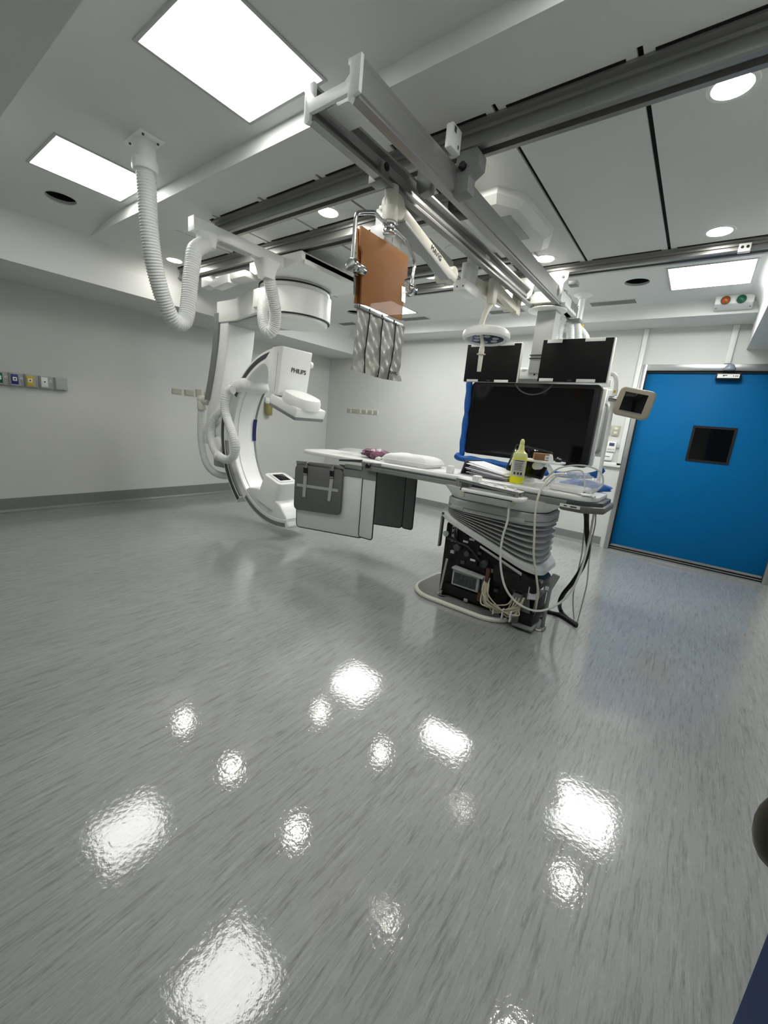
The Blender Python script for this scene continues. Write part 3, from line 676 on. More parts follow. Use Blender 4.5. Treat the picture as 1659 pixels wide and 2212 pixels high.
kn = build('tilt_knob', MB().cyl(k1 + Vector((0, .025, 0)), k1 + Vector((0, -.02, 0)), .03, n=24, bev=.005).cyl(k1 + Vector((0, -.02, 0)), k1 + Vector((0, -.05, 0)), .024, n=24), STEEL, t)
oc = [(779, 487), (881, 553), (879, 602), (873, 604), (872, 640), (867, 693), (779, 655), (783, 546), (777, 531)]
po = [U(x, y, 0, SX) for x, y in oc]
build('acrylic_panel', MB().prism([(p.y, p.z) for p in po], SX - .008, SX + .004, 'yz', .002), ORANGE, t, label='orange tinted acrylic panel')
po2 = [U(x, y, 0, SX - .03) for x, y in ((775, 492), (779, 487), (779, 655), (767, 655), (768, 600), (770, 570), (773, 530))]
build('rear_panel', MB().prism([(p.y, p.z) for p in [U(x, y, 0, SX - .035) for x, y in ((772, 492), (800, 510), (800, 662), (767, 655), (770, 612), (766, 605), (768, 585), (773, 560))]], SX - .045, SX - .033, 'yz', .002), ORANGE, t)
bar = [U(x, y, 0, SX + .012) for x, y in ((774, 656), (871, 700), (871, 708), (774, 664))]
rb = build('clamp_rail', MB().slab(bar, (-1, 0, 0), .03, 0, .002), ALU, t)
scw = MB()
for x, y in ((777, 660), (799, 670), (826, 682), (852, 695)):
    p = U(x, y, 0, SX + .013); scw.box(p + Vector((-.003, -.004, -.009)), p + Vector((.002, .004, .009)), .002)
build('screw', scw, DGREY, rb)
build('hinge_plate', MB().slab([U(868, 618, 0, SX + .006), U(877, 622, 0, SX + .006), U(875, 655, 0, SX + .006), U(867, 650, 0, SX + .006)], (-1, 0, 0), .008, .004), STEEL, t)
build('hinge_plate', MB().slab([U(767, 556, 0, SX - .02), U(775, 560, 0, SX - .02), U(772, 640, 0, SX - .02), U(766, 636, 0, SX - .02)], (-1, 0, 0), .008, .004), STEEL, t)
# lead curtain: four lamellae overlapping
top = [(773, 662), (797, 674), (825, 685), (852, 698), (870, 706)]
bot = [(763, 798), (784, 806), (812, 815), (837, 820), (858, 824)]
for k in range(4):
    T0, T1 = U(*top[k], 0, SX), U(*top[k + 1], 0, SX); B0, B1 = U(*bot[k], 0, SX), U(*bot[k + 1], 0, SX)
    rings = []
    nu, nv = 8, 22; th = .004
    t_ = bmesh.new(); G = {}
    for sgn in (0, 1):
        for i in range(nu + 1):
            for j in range(nv + 1):
                u, v = i / nu, j / nv; uu = u * 1.05 - .0
                p = (T0.lerp(T1, uu)).lerp(B0.lerp(B1, uu), v)
                w = .010 * v * math.sin(5.3 * v + k * 2.1 + 1.7 * u) + .005 * math.sin(6 * u + 17 * v + k * 1.3) * (.3 + v) + .003 * math.sin(11 * u - 26 * v + k) + (.004 if u > .97 else 0)
                G[sgn, i, j] = t_.verts.new(p + Vector((w + (.003 * k) - sgn * th, 0, 0)))
    for i in range(nu):
        for j in range(nv):
            t_.faces.new((G[0, i, j], G[0, i + 1, j], G[0, i + 1, j + 1], G[0, i, j + 1])); t_.faces.new((G[1, i, j], G[1, i, j + 1], G[1, i + 1, j + 1], G[1, i + 1, j]))
    for j in range(nv):
        t_.faces.new((G[0, 0, j], G[0, 0, j + 1], G[1, 0, j + 1], G[1, 0, j])); t_.faces.new((G[0, nu, j], G[1, nu, j], G[1, nu, j + 1], G[0, nu, j + 1]))
    for i in range(nu):
        t_.faces.new((G[0, i, 0], G[1, i, 0], G[1, i + 1, 0], G[0, i + 1, 0])); t_.faces.new((G[0, i, nv], G[0, i + 1, nv], G[1, i + 1, nv], G[1, i, nv]))
    mb = MB(); mb._take(t_)
    lam = build('curtain_strip', mb, LAMELLA, t, sharp=60)
    if k < 3:
        e = [T1.lerp(B1, j / 14) + Vector((.007 + .010 * (j / 14) * math.sin(5.3 * j / 14 + k * 2.1 + 1.7) + .003 * k, 0, 0)) for j in range(15)]
        build('edge_piping', MB().tube(e, .0032, 6), PIPING, lam)
    else:
        q = U(850, 806, 0, SX + .03)
        text('curtain_lettering', 'MAVIG', .028, basis(q, (0, 1, 0), (0, 0, 1)), LOGO, lam)
# ================================================================== SURGICAL LAMP ON SPRING ARM
LX = -1.60
t = thing('surgical_lamp', 'round white surgical lamp with blue lens on a cream spring arm', 'surgical lamp', (LX, 3.35, 2.1))
build('column', MB().box((-1.71, 3.11, 2.44), (-1.65, 3.21, 2.70), .006).box((-1.70, 3.12, 2.655), (-1.56, 3.2, 2.69), .004), WHITE, t)
cf = build('column_foot', MB().box((-1.73, 2.98, 2.405), (-1.63, 3.215, 2.48), .006), WHITE, t)
build('side_post', MB().cyl((-1.665, 3.02, 2.48), (-1.665, 3.02, 2.60), .027, n=20, bev=.004), WHITE, cf)
build('foot_marking', MB().box((-1.7, 2.9785, 2.425), (-1.69, 2.9795, 2.437)).box((-1.65, 2.9785, 2.425), (-1.64, 2.9795, 2.437)), DGREY, cf)
build('extension_arm', MB().prism([(3.18, 2.46), (3.18, 2.56), (3.95, 2.60), (3.97, 2.52), (3.9, 2.50)], -1.70, -1.65, 'yz', .006), CREAM, t)
build('elbow', MB().cyl((-1.72, 3.95, 2.54), (-1.58, 3.95, 2.54), .05, n=24, bev=.006).box((-1.64, 3.90, 2.45), (-1.57, 4.0, 2.63), .015), CREAM, t)
la, lbb = Vector((LX, 3.44, 2.545)), Vector((LX, 3.96, 2.50))
sa = build('spring_arm', arm_bar(la, lbb, .055, .07, 0), CREAM, t)
ytop = U(1069, 612, 0, LX)
build('yoke_head', MB().box((LX - .032, 3.36, 2.40), (LX + .032, 3.45, 2.60), .018), CREAM, t)
nk = [U(a, b, 0, LX) for a, b in ((1065, 640), (1062, 655), (1054, 668), (1047, 680), (1042, 695), (1038, 714))]
build('yoke_tube', MB().tube(nk, .022, 16, 6), CREAM, t)
hub = U(1036, 715, 0, LX)
hb_ = build('yoke_hub', MB().cyl(hub + Vector((-.03, .02, 0)), hub + Vector((.03, -.025, .0)), .032, n=28, bev=.004), CREAM, t)
hn = Vector((.03, -.025, 0)).normalized()
hbm = hub + Vector((.03, -.025, 0))
build('badge', MB().cyl(hbm - hn * .001, hbm + hn * .003, .028, n=28), LABELB, hb_)
Mh = basis(hbm + hn * .0035, Vector((0, 0, 1)).cross(hn), (0, 0, 1))
build('badge_print', MB().box((-.019, -.003, 0), (.019, .001, .001), M=Mh).box((-.002, -.018, 0), (.002, -.003, .001), M=Mh), WHITE, hb_)
lc = U(1050, 727, 0, LX)
Ml = Matrix.Rotation(math.radians(-4), 4, Vector((.9, .43, 0)))
lh = build('lamp_head', MB().lathe([(.08, .055), (.17, .045), (.19, .028), (.197, .0), (.192, -.022), (.175, -.034), (.158, -.030), (.148, -.015), (.08, -.012)], lc, 56, Ml), WHITE, t)
build('lens', MB().lathe([(.005, -.010), (.147, -.012), (.146, -.022), (.005, -.022)], lc, 56, Ml), LENS, lh)
for k in range(6):
    a = k * math.pi / 3
    build('led_spot', MB().lathe([(.004, -.018), (.03, -.018), (.026, -.026), (.004, -.026)], lc + Ml @ Vector((.085 * math.cos(a), .085 * math.sin(a), 0)), 20, Ml), LGREY, lh)
hd = lc + Ml @ Vector((0, 0, -.03)); hd = U(1042, 745, 0, LX + .02)
hnd = build('handle', MB().cyl(hd + Vector((0, 0, .02)), hd + Vector((0, 0, -.035)), .014, .022, n=20).cyl(hd + Vector((0, 0, -.035)), hd + Vector((0, 0, -.075)), .023, n=20, bev=.002).lathe([(.02, .0), (.036, -.002), (.036, -.008), (.02, -.01)], hd + Vector((0, 0, -.068)), 24).cyl(hd + Vector((0, 0, -.075)), hd + Vector((0, 0, -.21)), .019, .017, n=20, bev=.003), CREAM, t)
build('power_arm', MB().tube([hub, hub.lerp(hd, .6) + Vector((.0, .0, .02)), hd], .014, 10, 4), CREAM, lh)
# ================================================================== MONITOR SUSPENSION
t = thing('monitor_suspension', 'white ceiling column with turning disc carrying the black screens', 'monitor stand', (-1.42, 4.25, 1.9))
build('carriage', MB().box((-1.60, 4.15, 2.60), (-1.27, 4.50, 2.70), .006).box((-1.56, 4.2, 2.575), (-1.24, 4.62, 2.602), .004), WHITE, t)
tb_ = build('turning_disc', MB().lathe([(.05, 2.552), (.155, 2.552), (.175, 2.558), (.178, 2.566), (.165, 2.572), (.05, 2.572)], (-1.425, 4.30, 0), 48), WHITE, t)
build('disc_gap', MB().lathe([(.05, 2.571), (.13, 2.571), (.13, 2.585), (.05, 2.585)], (-1.425, 4.30, 0), 48), BLACK, tb_)
cl_ = build('column', MB().box((-1.50, 4.24, 1.98), (-1.32, 4.40, 2.555), .008), LGREY, t)  # white column coloured light grey to carry the shading of its near face
build('cable_tie', MB().box((-1.505, 4.23, 2.145), (-1.315, 4.405, 2.152)).box((-1.505, 4.23, 2.115), (-1.315, 4.405, 2.122)), BLACK, cl_)
hbx = build('cross_beam', MB().box((-1.75, 4.285, 1.93), (-1.25, 4.40, 2.02), .006).sphere((-1.57, 4.32, 2.02), .05, (1.3, 1, .5)), WHITE, t)
build('socket', MB().box((-1.455, 4.2835, 1.965), (-1.44, 4.286, 1.985)), BLACK, hbx)
build('support_frame', MB().box((-2.02, 4.37, 1.25), (-1.94, 4.41, 1.98), .006).box((-.84, 4.37, 1.24), (-.70, 4.41, 1.86), .02).box((-1.98, 4.375, 1.88), (-.76, 4.405, 1.95), .006), WHITE, t)
build('side_handle', MB().tube([(-.745, 4.30, 1.72), (-.72, 4.24, 1.69), (-.715, 4.22, 1.6), (-.72, 4.22, 1.34), (-.735, 4.25, 1.29), (-.75, 4.3, 1.28)], .017, 12, 5), LGREY, t)
for k, pl in enumerate([[(1222, 682), (1208, 690), (1199, 708), (1197, 732)], [(1221, 690), (1211, 706), (1206, 735)], [(1222, 690), (1231, 700), (1233, 735)], [(1232, 694), (1245, 705), (1249, 730)], [(1236, 700), (1256, 718), (1266, 740)]]):
    pts = [U(a, b, 1, 4.62 + .03 * k) for a, b in pl] + [U(pl[-1][0], 790, 1, 4.6 + .03 * k)]
    build('cable_hose', MB().tube(pts, .042, 14, 10, rf=lambda a, i: 1 + (.03 if i % 4 in (0, 1) else -.03), step=.007), HOSE, t, sharp=80)
build('hose_bracket', MB().box((-1.33, 4.62, 2.53), (-1.20, 4.78, 2.56), .004).box((-1.30, 4.72, 2.56), (-1.28, 4.76, 2.70)), MGREY, t)
build('earth_clamp', MB().box((-1.24, 4.74, 2.51), (-1.19, 4.79, 2.53), .003), YEL, t)
# screens
def screen(px, y, label, tabs, name='display_monitor'):
    q = [U(a, b, 1, y) for a, b in px]
    x0 = (q[0].x + q[3].x) / 2; x1 = (q[1].x + q[2].x) / 2; z1 = (q[0].z + q[1].z) / 2; z0 = (q[2].z + q[3].z) / 2
    s = thing(name, label, 'monitor', ((x0 + x1) / 2, y + .03, z0), 'black wall-side monitors')
    build('casing', MB().box((x0, y + .012, z0), (x1, y + .055, z1), .006), WHITE, s)
    build('screen', MB().box((x0 + .005, y, z0 + .003), (x1 - .012, y + .014, z1 - .005), .002), MATTE, s)
    for u, v, w, h in tabs:
        build('tape', MB().box((x0 + u * (x1 - x0) - w / 2, y - .003, z0 + v * (z1 - z0) - h / 2), (x0 + u * (x1 - x0) + w / 2, y + .001, z0 + v * (z1 - z0) + h / 2), .0008), WHITE, s)
    build('maker_badge', MB().box(((x0 + x1) / 2 - .03, y - .001, z0 + .012), ((x0 + x1) / 2 + .01, y + .001, z0 + .022)), DGREY, s)
    build('mount', MB().box(((x0 + x1) / 2 - .05, y + .05, (z0 + z1) / 2 - .06), ((x0 + x1) / 2 + .05, y + .12, (z0 + z1) / 2 + .06), .01), DGREY, s)
screen([(1006, 746), (1126, 737), (1120, 826), (1004, 825)], 4.20, 'smaller black monitor behind the lamp handle, left of the white column', [(.17, .955, .11, .024), (.74, .965, .15, .026), (.18, .035, .13, .024), (.72, .03, .15, .026)])
screen([(1169, 735), (1329, 725), (1314, 827), (1163, 825)], 4.16, 'wider black monitor right of the white column', [(.18, .945, .135, .028), (.74, .95, .165, .028), (.14, .05, .13, .028), (.71, .04, .16, .028)])
LY = 4.23
q = [U(a, b, 1, LY) for a, b in ((1017, 826), (1305, 828), (1271, 1012), (1003, 984))]
x0, x1, z1, z0 = -2.085, -.80, 1.885, 1.125
t = thing('large_display', 'large black wall-size display with rounded corners under the two monitors', 'monitor', ((x0 + x1) / 2, LY, z0))
build('casing', MB().prism([((x0 + x1) / 2 + a, (z0 + z1) / 2 + b) for a, b in rrect((x1 - x0) / 2, (z1 - z0) / 2, .045, 6)], LY, LY + .09, 'xz', .014), BLACK, t)
build('screen', MB().prism([((x0 + x1) / 2 - .01 + a, (z0 + z1) / 2 + b) for a, b in rrect((x1 - x0) / 2 - .05, (z1 - z0) / 2 - .04, .008, 3)], LY - .0015, LY + .003, 'xz'), SCREEN, t)
build('protective_visor', MB().prism([(-1.42 + a, 1.93 + b * .8) for a, b in arc(0, 0, .20, 200, 340, 16)] + [(-1.42 + a, 1.93 + b * .8) for a, b in arc(0, 0, .185, 340, 200, 16)], LY - .006, LY - .002, 'xz'), DGREY, t)
build('back_shell', MB().box((x0 + .02, LY + .085, z0 + .02), (x1 + .03, LY + .13, z1 - .02), .02), WHITE, t)
# blue protective film round the display
bl = [(1014, 826), (1012, 850), (1008, 890), (1003, 930), (999, 960), (998, 978), (994, 986), (992, 990)]
pts = [U(a, b, 1, LY - .01) for a, b in bl]
t = thing('blue_film_wrap', 'blue plastic film rolled along the left and lower edge of the large display', 'plastic film', (-2.0, LY, 1.05))
build('upright_roll', MB().tube(pts, .033, 12, 6, rf=lambda a, i: 1 + .1 * math.sin(i * .9) - (.16 if i in (12, 13, 29, 30) else 0)), BLUEP, t)
pts = [U(a, b, 1, y) for a, b, y in ((986, 983, LY - .04), (996, 990, LY - .05), (1020, 993, LY - .05), (1050, 998, LY - .05), (1080, 1003, LY - .05), (1130, 1012, LY - .05), (1160, 1015, LY - .05), (1185, 1022, LY - .05), (1250, 1028, LY - .05), (1280, 1028, LY - .06))]
build('lower_roll', MB().tube(pts, .036, 12, 6, rf=lambda a, i: (1 + .12 * math.sin(i * .7)) * (1 if i < 44 else .8)), BLUEP, t)
fp = [U(a, b, 1, LY - .07) for a, b in ((1268, 1022), (1285, 1018), (1304, 1010), (1308, 1018), (1294, 1032), (1276, 1034))]
build('loose_end', MB().prism([(p.x, p.z) for p in fp], LY - .085, LY - .075, 'xz', .002), BLUEP, t)
# ================================================================== POLE WITH SMALL MONITOR
PY = 3.40
t = thing('monitor_pole', 'slim white hooked pole holding the small beige monitor', 'pole', (-.545, PY, 1.03))
pp = [U(a, b, 1, PY) for a, b in ((1319, 809), (1324, 808), (1329, 813), (1331, 822), (1330, 840))]
top_ = pp[-1]; ft = Vector((-.545, PY, 1.0))
build('tube', MB().tube(pp + [top_.lerp(ft, .3), top_.lerp(ft, .6), ft], .0135, 14, 5), WHITE, t)
build('sleeve', MB().cyl(top_, top_.lerp(ft, .2), .0175, n=18, bev=.002), WHITE, t)
build('pole_label', MB().box(top_ + Vector((-.008, -.019, -.03)), top_ + Vector((.006, -.016, -.012))), YEL, t)
cz = U(1327, 862, 1, PY)
build('clamp', MB().box(cz + Vector((-.035, -.025, -.018)), cz + Vector((.02, .02, .018)), .005).cyl(cz + Vector((.0, -.03, 0)), cz + Vector((.06, -.035, -.004)), .007), STEEL, t)
q = [U(a, b, 1, PY - .05) for a, b in ((1333, 841), (1415, 839), (1408, 902), (1327, 903))]
t = thing('bedside_monitor', 'small beige monitor with rounded corners on the slim pole before the blue door', 'monitor', ((q[2] + q[3]) / 2))
mq = sum(q, Vector()) / 4; wx = (q[1].x + q[2].x - q[0].x - q[3].x) / 4; wz = (q[0].z + q[1].z - q[2].z - q[3].z) / 4
Mm = Matrix.Translation(mq) @ Matrix.Rotation(math.radians(9), 4, 'Y') @ Matrix.Rotation(math.radians(10), 4, 'Z')
build('casing', MB().prism(rrect(wx, wz, .035, 6), -.012, .055, 'xz', .012, M=Mm, seg=3), BEIGE, t)
build('screen', MB().box((-wx * .68, -.0135, -wz * .62), (wx * .58, -.0105, wz * .68), .001, M=Mm), SCREEN, t)
build('key_strip', MB().box((-wx * .62, -.0145, -wz * .66), (wx * .55, -.011, -wz * .60), M=Mm), ALU, t)
build('bracket', MB().box((-wx - .04, .0, -.01), (-wx + .03, .02, .012), .003, M=Mm), STEEL, t)
# ================================================================== WALL FITTINGS
# gas rail on the left wall
t = thing('medical_gas_rail', 'grey bedside gas panel with green, blue, yellow and white outlets on the left wall', 'gas panel', (XL, 1.3, 1.4))
build('back_rail', MB().box((XL, .60, 1.405), (XL + .035, 1.725, 1.545), .004), LGREY, t)
for k, (m, nm) in enumerate(((GRN, 'green'), (BLU, 'blue'), (YEL, 'yellow'), (PIPEW, 'white'), (LGREY, 'blank'))):
    y = 1.125 + .128 * k + (.0 if k < 4 else .01)
    build('outlet_block', MB().prism([(XL + .03, y - .062), (XL + .075, y - .045), (XL + .075, y + .02), (XL + .03, y + .062)], 1.412, 1.54, 'xy', .003), LGREY, t)
    if nm != 'blank':
        o = build('gas_outlet', MB().box((XL + .07, y - .042, 1.425), (XL + .082, y + .018, 1.53), .004), m, t, label=nm + ' gas outlet')
        build('outlet_plate', MB().box((XL + .08, y - .03, 1.46), (XL + .086, y + .006, 1.50), .002), WHITE, o)
        build('outlet_hole', MB().cyl((XL + .08, y - .012, 1.48), (XL + .088, y - .012, 1.48), .008, n=14), BLACK, o)
        if k in (0, 1, 3):
            nut = build('earth_stud', MB().cyl((XL + .045, y + .045, 1.49), (XL + .062, y + .05, 1.49), .012, n=14), WHITE, t)
            build('stud_hole', MB().cyl((XL + .05, y + .045, 1.49), (XL + .0635, y + .0505, 1.49), .005, n=10), BLACK, nut)
def plate_l(name, y0, y1, z0, z1, m, label, ports=0, grp='beige plates on the left wall'):
    t = thing(name, label, 'wall socket', (XL, (y0 + y1) / 2, z0), grp)
    build('cover', MB().box((XL, y0, z0), (XL + .012, y1, z1), .002), m, t)
    for k in range(ports):
        yy = y0 + (y1 - y0) * (k + 1.2) / (ports + 1.4)
        build('port', MB().box((XL + .0115, yy - .008, z0 + .018), (XL + .0135, yy + .008, z1 - .018)), LGREY, t)
plate_l('wall_socket', 2.955, 3.09, 1.50, 1.572, BEIGEP, 'beige three-port plate farthest left of its row on the left wall', 3)
plate_l('wall_socket', 3.135, 3.27, 1.495, 1.575, BEIGEP, 'beige three-port plate second in its row on the left wall', 3)
plate_l('wall_switch', 3.305, 3.385, 1.488, 1.598, BEIGEP, 'narrow tall beige blank plate beside the three-port plates')
plate_l('wall_socket', 3.44, 3.58, 1.49, 1.575, PIPEW, 'white socket plate half hidden behind the C-arm column', 2)
# suction jar on the left wall
t = thing('suction_jar', 'small yellowish jar on a white wall bracket seen through the ring', 'jar', (XL, 4.56, 1.3))
build('wall_bracket', MB().box((XL, 4.52, 1.52), (XL + .05, 4.62, 1.60), .006).cyl((XL + .06, 4.57, 1.50), (XL + .06, 4.57, 1.54), .055, n=24, bev=.008), WHITE, t)
build('jar', MB().lathe([(.02, 1.30), (.05, 1.305), (.06, 1.32), (.06, 1.47), (.05, 1.50), (.02, 1.50)], (XL + .065, 4.57, 0), 24), LIQ, t)
build('tap', MB().tube([(XL + .05, 4.60, 1.58), (XL + .07, 4.64, 1.60), (XL + .06, 4.65, 1.52)], .008, 8, 4), STEEL, t)
# back wall plates
NB = ['square beige plate farthest left in the row of five on the back wall', 'wide double beige plate in the row of five on the back wall', 'square beige plate in the middle of the row of five on the back wall', 'square beige plate second from the right in the row of five', 'square beige plate farthest right in the row of five on the back wall']
for (a, b), lb in zip(((-5.535, -5.425), (-5.405, -5.185), (-5.155, -5.035), (-5.01, -4.89), (-4.875, -4.765)), NB):
    t = thing('wall_socket', lb, 'wall socket', ((a + b) / 2, YB, 1.48), 'beige plates on the back wall')
    build('cover', MB().box((a, YB - .012, 1.483), (b, YB, 1.562), .002), PIPEW, t)
    build('insert', MB().box((a + .006, YB - .014, 1.488), (b - .006, YB - .011, 1.558), .001), BEIGEP, t)
def plate_b(name, label, cat, x0, x1, z0, z1, m, d=.014):
    t = thing(name, label, cat, ((x0 + x1) / 2, YB, z0)); build('cover', MB().box((x0, YB - d, z0), (x1, YB, z1), .003), m, t); return t
t = plate_b('light_switch', 'beige blank switch plate nearest the big display', 'light switch', -1.03, -.945, 1.465, 1.595, BEIGEP)
t = plate_b('light_switch', 'beige double rocker switch plate beside the silver door jamb', 'light switch', -.925, -.845, 1.465, 1.595, BEIGEP)
build('rocker', MB().box((-.905, YB - .018, 1.54), (-.865, YB - .013, 1.57), .003), CREAM, t); build('rocker', MB().box((-.905, YB - .018, 1.49), (-.865, YB - .013, 1.52), .003), CREAM, t)
t = plate_b('thermostat', 'white wall thermostat with small dark display', 'thermostat', -.945, -.845, 1.265, 1.39, WHITE, .03)
build('display', MB().box((-.925, YB - .032, 1.335), (-.865, YB - .029, 1.375), .001), LENS, t)
for k in range(3): build('button', MB().box((-.93 + k * .027, YB - .033, 1.285), (-.912 + k * .027, YB - .029, 1.3), .001), LGREY, t)
build('connector', MB().box((-.845, YB - .02, 1.32), (-.79, YB, 1.36), .003), LGREY, t)
t = plate_b('wall_controller', 'small white wall box below the thermostat', 'wall box', -.965, -.86, 1.15, 1.245, WHITE, .04)
build('slot', MB().box((-.945, YB - .042, 1.195), (-.89, YB - .039, 1.203)), DGREY, t)
# ================================================================== PATIENT TABLE
TN, TF, TZ = 2.88, 3.38, 1.03                         # near edge, far edge, top
PX_, PY_ = -1.13, 3.10
t = thing('patient_table', 'long white X-ray patient table on a grey pedestal with its base cover removed', 'patient table', (PX_, PY_, 0))
tt = [(-3.28, 2.98), (-3.22, 2.90), (-3.10, TN), (-2.45, TN), (-2.40, TN - .0), (-.56, TN - .0), (-.50, TN + .03), (-.45, TN + .10), (-.45, TF - .10), (-.50, TF - .03), (-.56, TF), (-3.10, TF), (-3.22, 3.36), (-3.28, 3.28)]
build('tabletop', MB().prism(tt, TZ - .034, TZ, 'xy', .008), WHITE, t)
tr_ = [(-2.35, TN - .012), (-.60, TN - .012), (-.50, TN + .02), (-.42, TN + .10), (-.42, TF - .1), (-.5, TF - .02), (-.6, TF + .012), (-2.35, TF + .012)]
build('frame', MB().prism(tr_, TZ - .075, TZ - .034, 'xy', .004), DGREY, t)
sr = build('side_rail', MB().box((-2.33, TN - .032, TZ - .082), (-1.36, TN - .010, TZ - .045), .003), ALU, t)
build('side_rail', MB().box((-1.02, TN - .032, TZ - .08), (-.62, TN - .010, TZ - .04), .003), MGREY, t)
build('far_rail', MB().box((-1.6, TF + .012, TZ - .08), (-.5, TF + .03, TZ - .045), .003), MGREY, t)
build('tray_line', MB().box((-2.25, TN + .045, TZ - .0005), (-.70, TN + .05, TZ + .0015)), LGREY, t)
ec = build('end_cover', MB().prism([(a, b) for a, b in ((-.66, TN - .03), (-.52, TN - .03), (-.40, TN + .08), (-.40, TF - .08), (-.48, TF), (-.60, TF), (-.60, TN + .06))], TZ - .105, TZ - .06, 'xy', .012), ENDM, t)
build('end_label', MB().box((-.655, TN - .033, TZ - .082), (-.53, TN - .0305, TZ - .06)), WHITE, ec)
build('label_print', MB().box((-.63, TN - .0345, TZ - .075), (-.61, TN - .0328, TZ - .068)).box((-.59, TN - .0345, TZ - .075), (-.55, TN - .0328, TZ - .068)), BLACK, ec)
# pedestal
def ring(z, a, b, r, tilt=0.0, cx=PX_, cy=PY_, zc=None, n=8):
    return [Vector((cx + p, cy + q, z + tilt * p)) for p, q in rrect(a, b, r, n)]
uh = build('upper_housing', MB().loft([ring(TZ - .076, .44, .27, .12), ring(.93, .425, .265, .14), ring(.87, .385, .255, .17), ring(.862, .375, .25, .17)]), WHITE, t)
for x in (-1.36, -.965):
    build('vent_tab', MB().box((x - .02, PY_ - .268, .885), (x + .02, PY_ - .245, .925), .002, M=Matrix.Translation((0, 0, 0))), CREAM, uh)
build('black_slot', MB().box((-1.38, PY_ - .272, .935), (-.95, PY_ - .25, .943), .001), BLACK, uh)  # black strip across the housing front
bd = build('upper_band', MB().loft([ring(.845, .375, .25, .17), ring(.86, .385, .258, .17), ring(.85, .40, .272, .18), ring(.775, .40, .272, .18), ring(.77, .39, .265, .18)]), LGREY, t, sharp=25)
build('band_seam', MB().loft([ring(.80, .4015, .2735, .18), ring(.804, .4015, .2735, .18)], caps=False), DGREY, bd)
build('latch_plate', MB().box((-1.43, PY_ - .279, .782), (-1.33, PY_ - .268, .81), .002), LGREY, bd); build('latch_plate', MB().box((-.98, PY_ - .279, .782), (-.86, PY_ - .268, .815), .002), LGREY, bd)
# bellows: folds between the level band and the tilted flange
FZ, FT = .585, -.345                                  # flange height at the axis and its slope along x
rings = []
NF = 6
for k in range(NF * 2 + 1):
    u = k / (NF * 2); z = .77 + (FZ + .03 - .77) * u
    out = (k % 2 == 1)
    a = .40 if out else .34; b = .278 if out else .215
    rings.append(ring(z, a, b, .17, FT * u, PX_ + .0 * u))
rr = []
for i, r_ in enumerate(rings):                        # soften the fold tips
    if i and i < len(rings) - 1 and i % 2 == 1:
        up_, dn_ = rings[i - 1], rings[i + 1]
        rr.append([r_[j].lerp(up_[j], .12) for j in range(len(r_))]); rr.append([r_[j].lerp(dn_[j], .12) for j in range(len(r_))])
    else: rr.append(r_)
build('bellows', MB().loft(rr), BELLOW, t, sharp=70)
fl = build('tilted_flange', MB().loft([ring(FZ + .024, .395, .272, .17, FT), ring(FZ + .012, .428, .288, .17, FT), ring(FZ - .016, .434, .293, .17, FT), ring(FZ - .026, .42, .275, .16, FT)]), FLANGEM, t)
build('flange_screw', MB().cyl((-1.49, PY_ - .285, FZ + .135), (-1.49, PY_ - .285, FZ + .152), .01, n=12), DGREY, fl)
build('flange_strip', MB().prism([(-1.13, FZ - .02), (-.80, FZ - .135), (-.80, FZ - .155), (-1.13, FZ - .035)], PY_ - .335, PY_ - .325, 'xz', .002), LGREY, fl)
# base plate and exposed machinery
bp = build('base_plate', MB().prism([(PX_ - .16 + a, PY_ + .02 + b) for a, b in rrect(.43, .335, .22, 10)], .012, .035, 'xy', .004), PLATEM, t)
rim = [Vector((PX_ - .16 + a, PY_ + .02 + b, .018)) for a, b in rrect(.435, .34, .22, 10)]
build('base_rim', MB().tube(rim, .019, 10, closed=True), CREAM, bp)
mc = build('machine_core', MB().prism([(-1.50, .035), (-.92, .035), (-.92, .40), (-1.0, .46), (-1.46, .64), (-1.50, .64)], 2.92, 3.34, 'xz', .01).box((-1.53, 3.0, .035), (-1.42, 3.3, .70), .01).box((-1.32, 2.89, .35), (-1.18, 2.95, .58), .01).box((-1.45, 2.885, .06), (-1.02, 2.93, .14), .006), BLACK, t)
build('mast', MB().box((-1.53, 2.86, .44), (-1.515, 2.90, .70), .003).box((-1.435, 2.895, .50), (-1.41, 2.92, .69), .002).box((-1.40, 2.895, .50), (-1.39, 2.92, .66), .002), ALU, t)
hl_ = MB()
for k in range(4): hl_.cyl((-1.4225, 2.892, .53 + .04 * k), (-1.4225, 2.896, .53 + .04 * k), .008, n=12)
build('mast_hole', hl_, VOID, t)
build('hand_wheel', MB().cyl((-1.475, 2.87, .555), (-1.475, 2.885, .555), .024, n=10).cyl((-1.475, 2.865, .555), (-1.475, 2.872, .555), .008, n=10), LGREY, t)
build('green_board', MB().box((-1.46, 2.88, .51), (-1.38, 2.90, .525), .001), PCB, t)
build('strut', MB().cyl((-1.455, 2.86, .05), (-1.43, 2.87, .36), .011, n=12).cyl((-1.45, 2.86, .03), (-1.445, 2.86, .09), .016, n=12).lathe([(.01, 0), (.035, 0), (.035, .008), (.01, .008)], (-1.44, 2.87, .045), 20), STEEL, t)
gbx = build('grey_box', MB().box((-1.36, 2.85, .165), (-1.13, 2.90, .30), .005), LGREY, t)
build('box_window', MB().box((-1.345, 2.8475, .18), (-1.15, 2.851, .275), .002), PCB, gbx)
build('box_lip', MB().prism([(-1.365, .315), (-1.10, .30), (-1.10, .288), (-1.365, .30)], 2.835, 2.90, 'xz', .002), LGREY, gbx)
build('heat_sink', MB().box((-1.115, 2.86, .17), (-1.09, 2.93, .29), .002).box((-1.085, 2.86, .17), (-1.08, 2.93, .28)).box((-1.075, 2.86, .17), (-1.07, 2.93, .28)), DGREY, t)
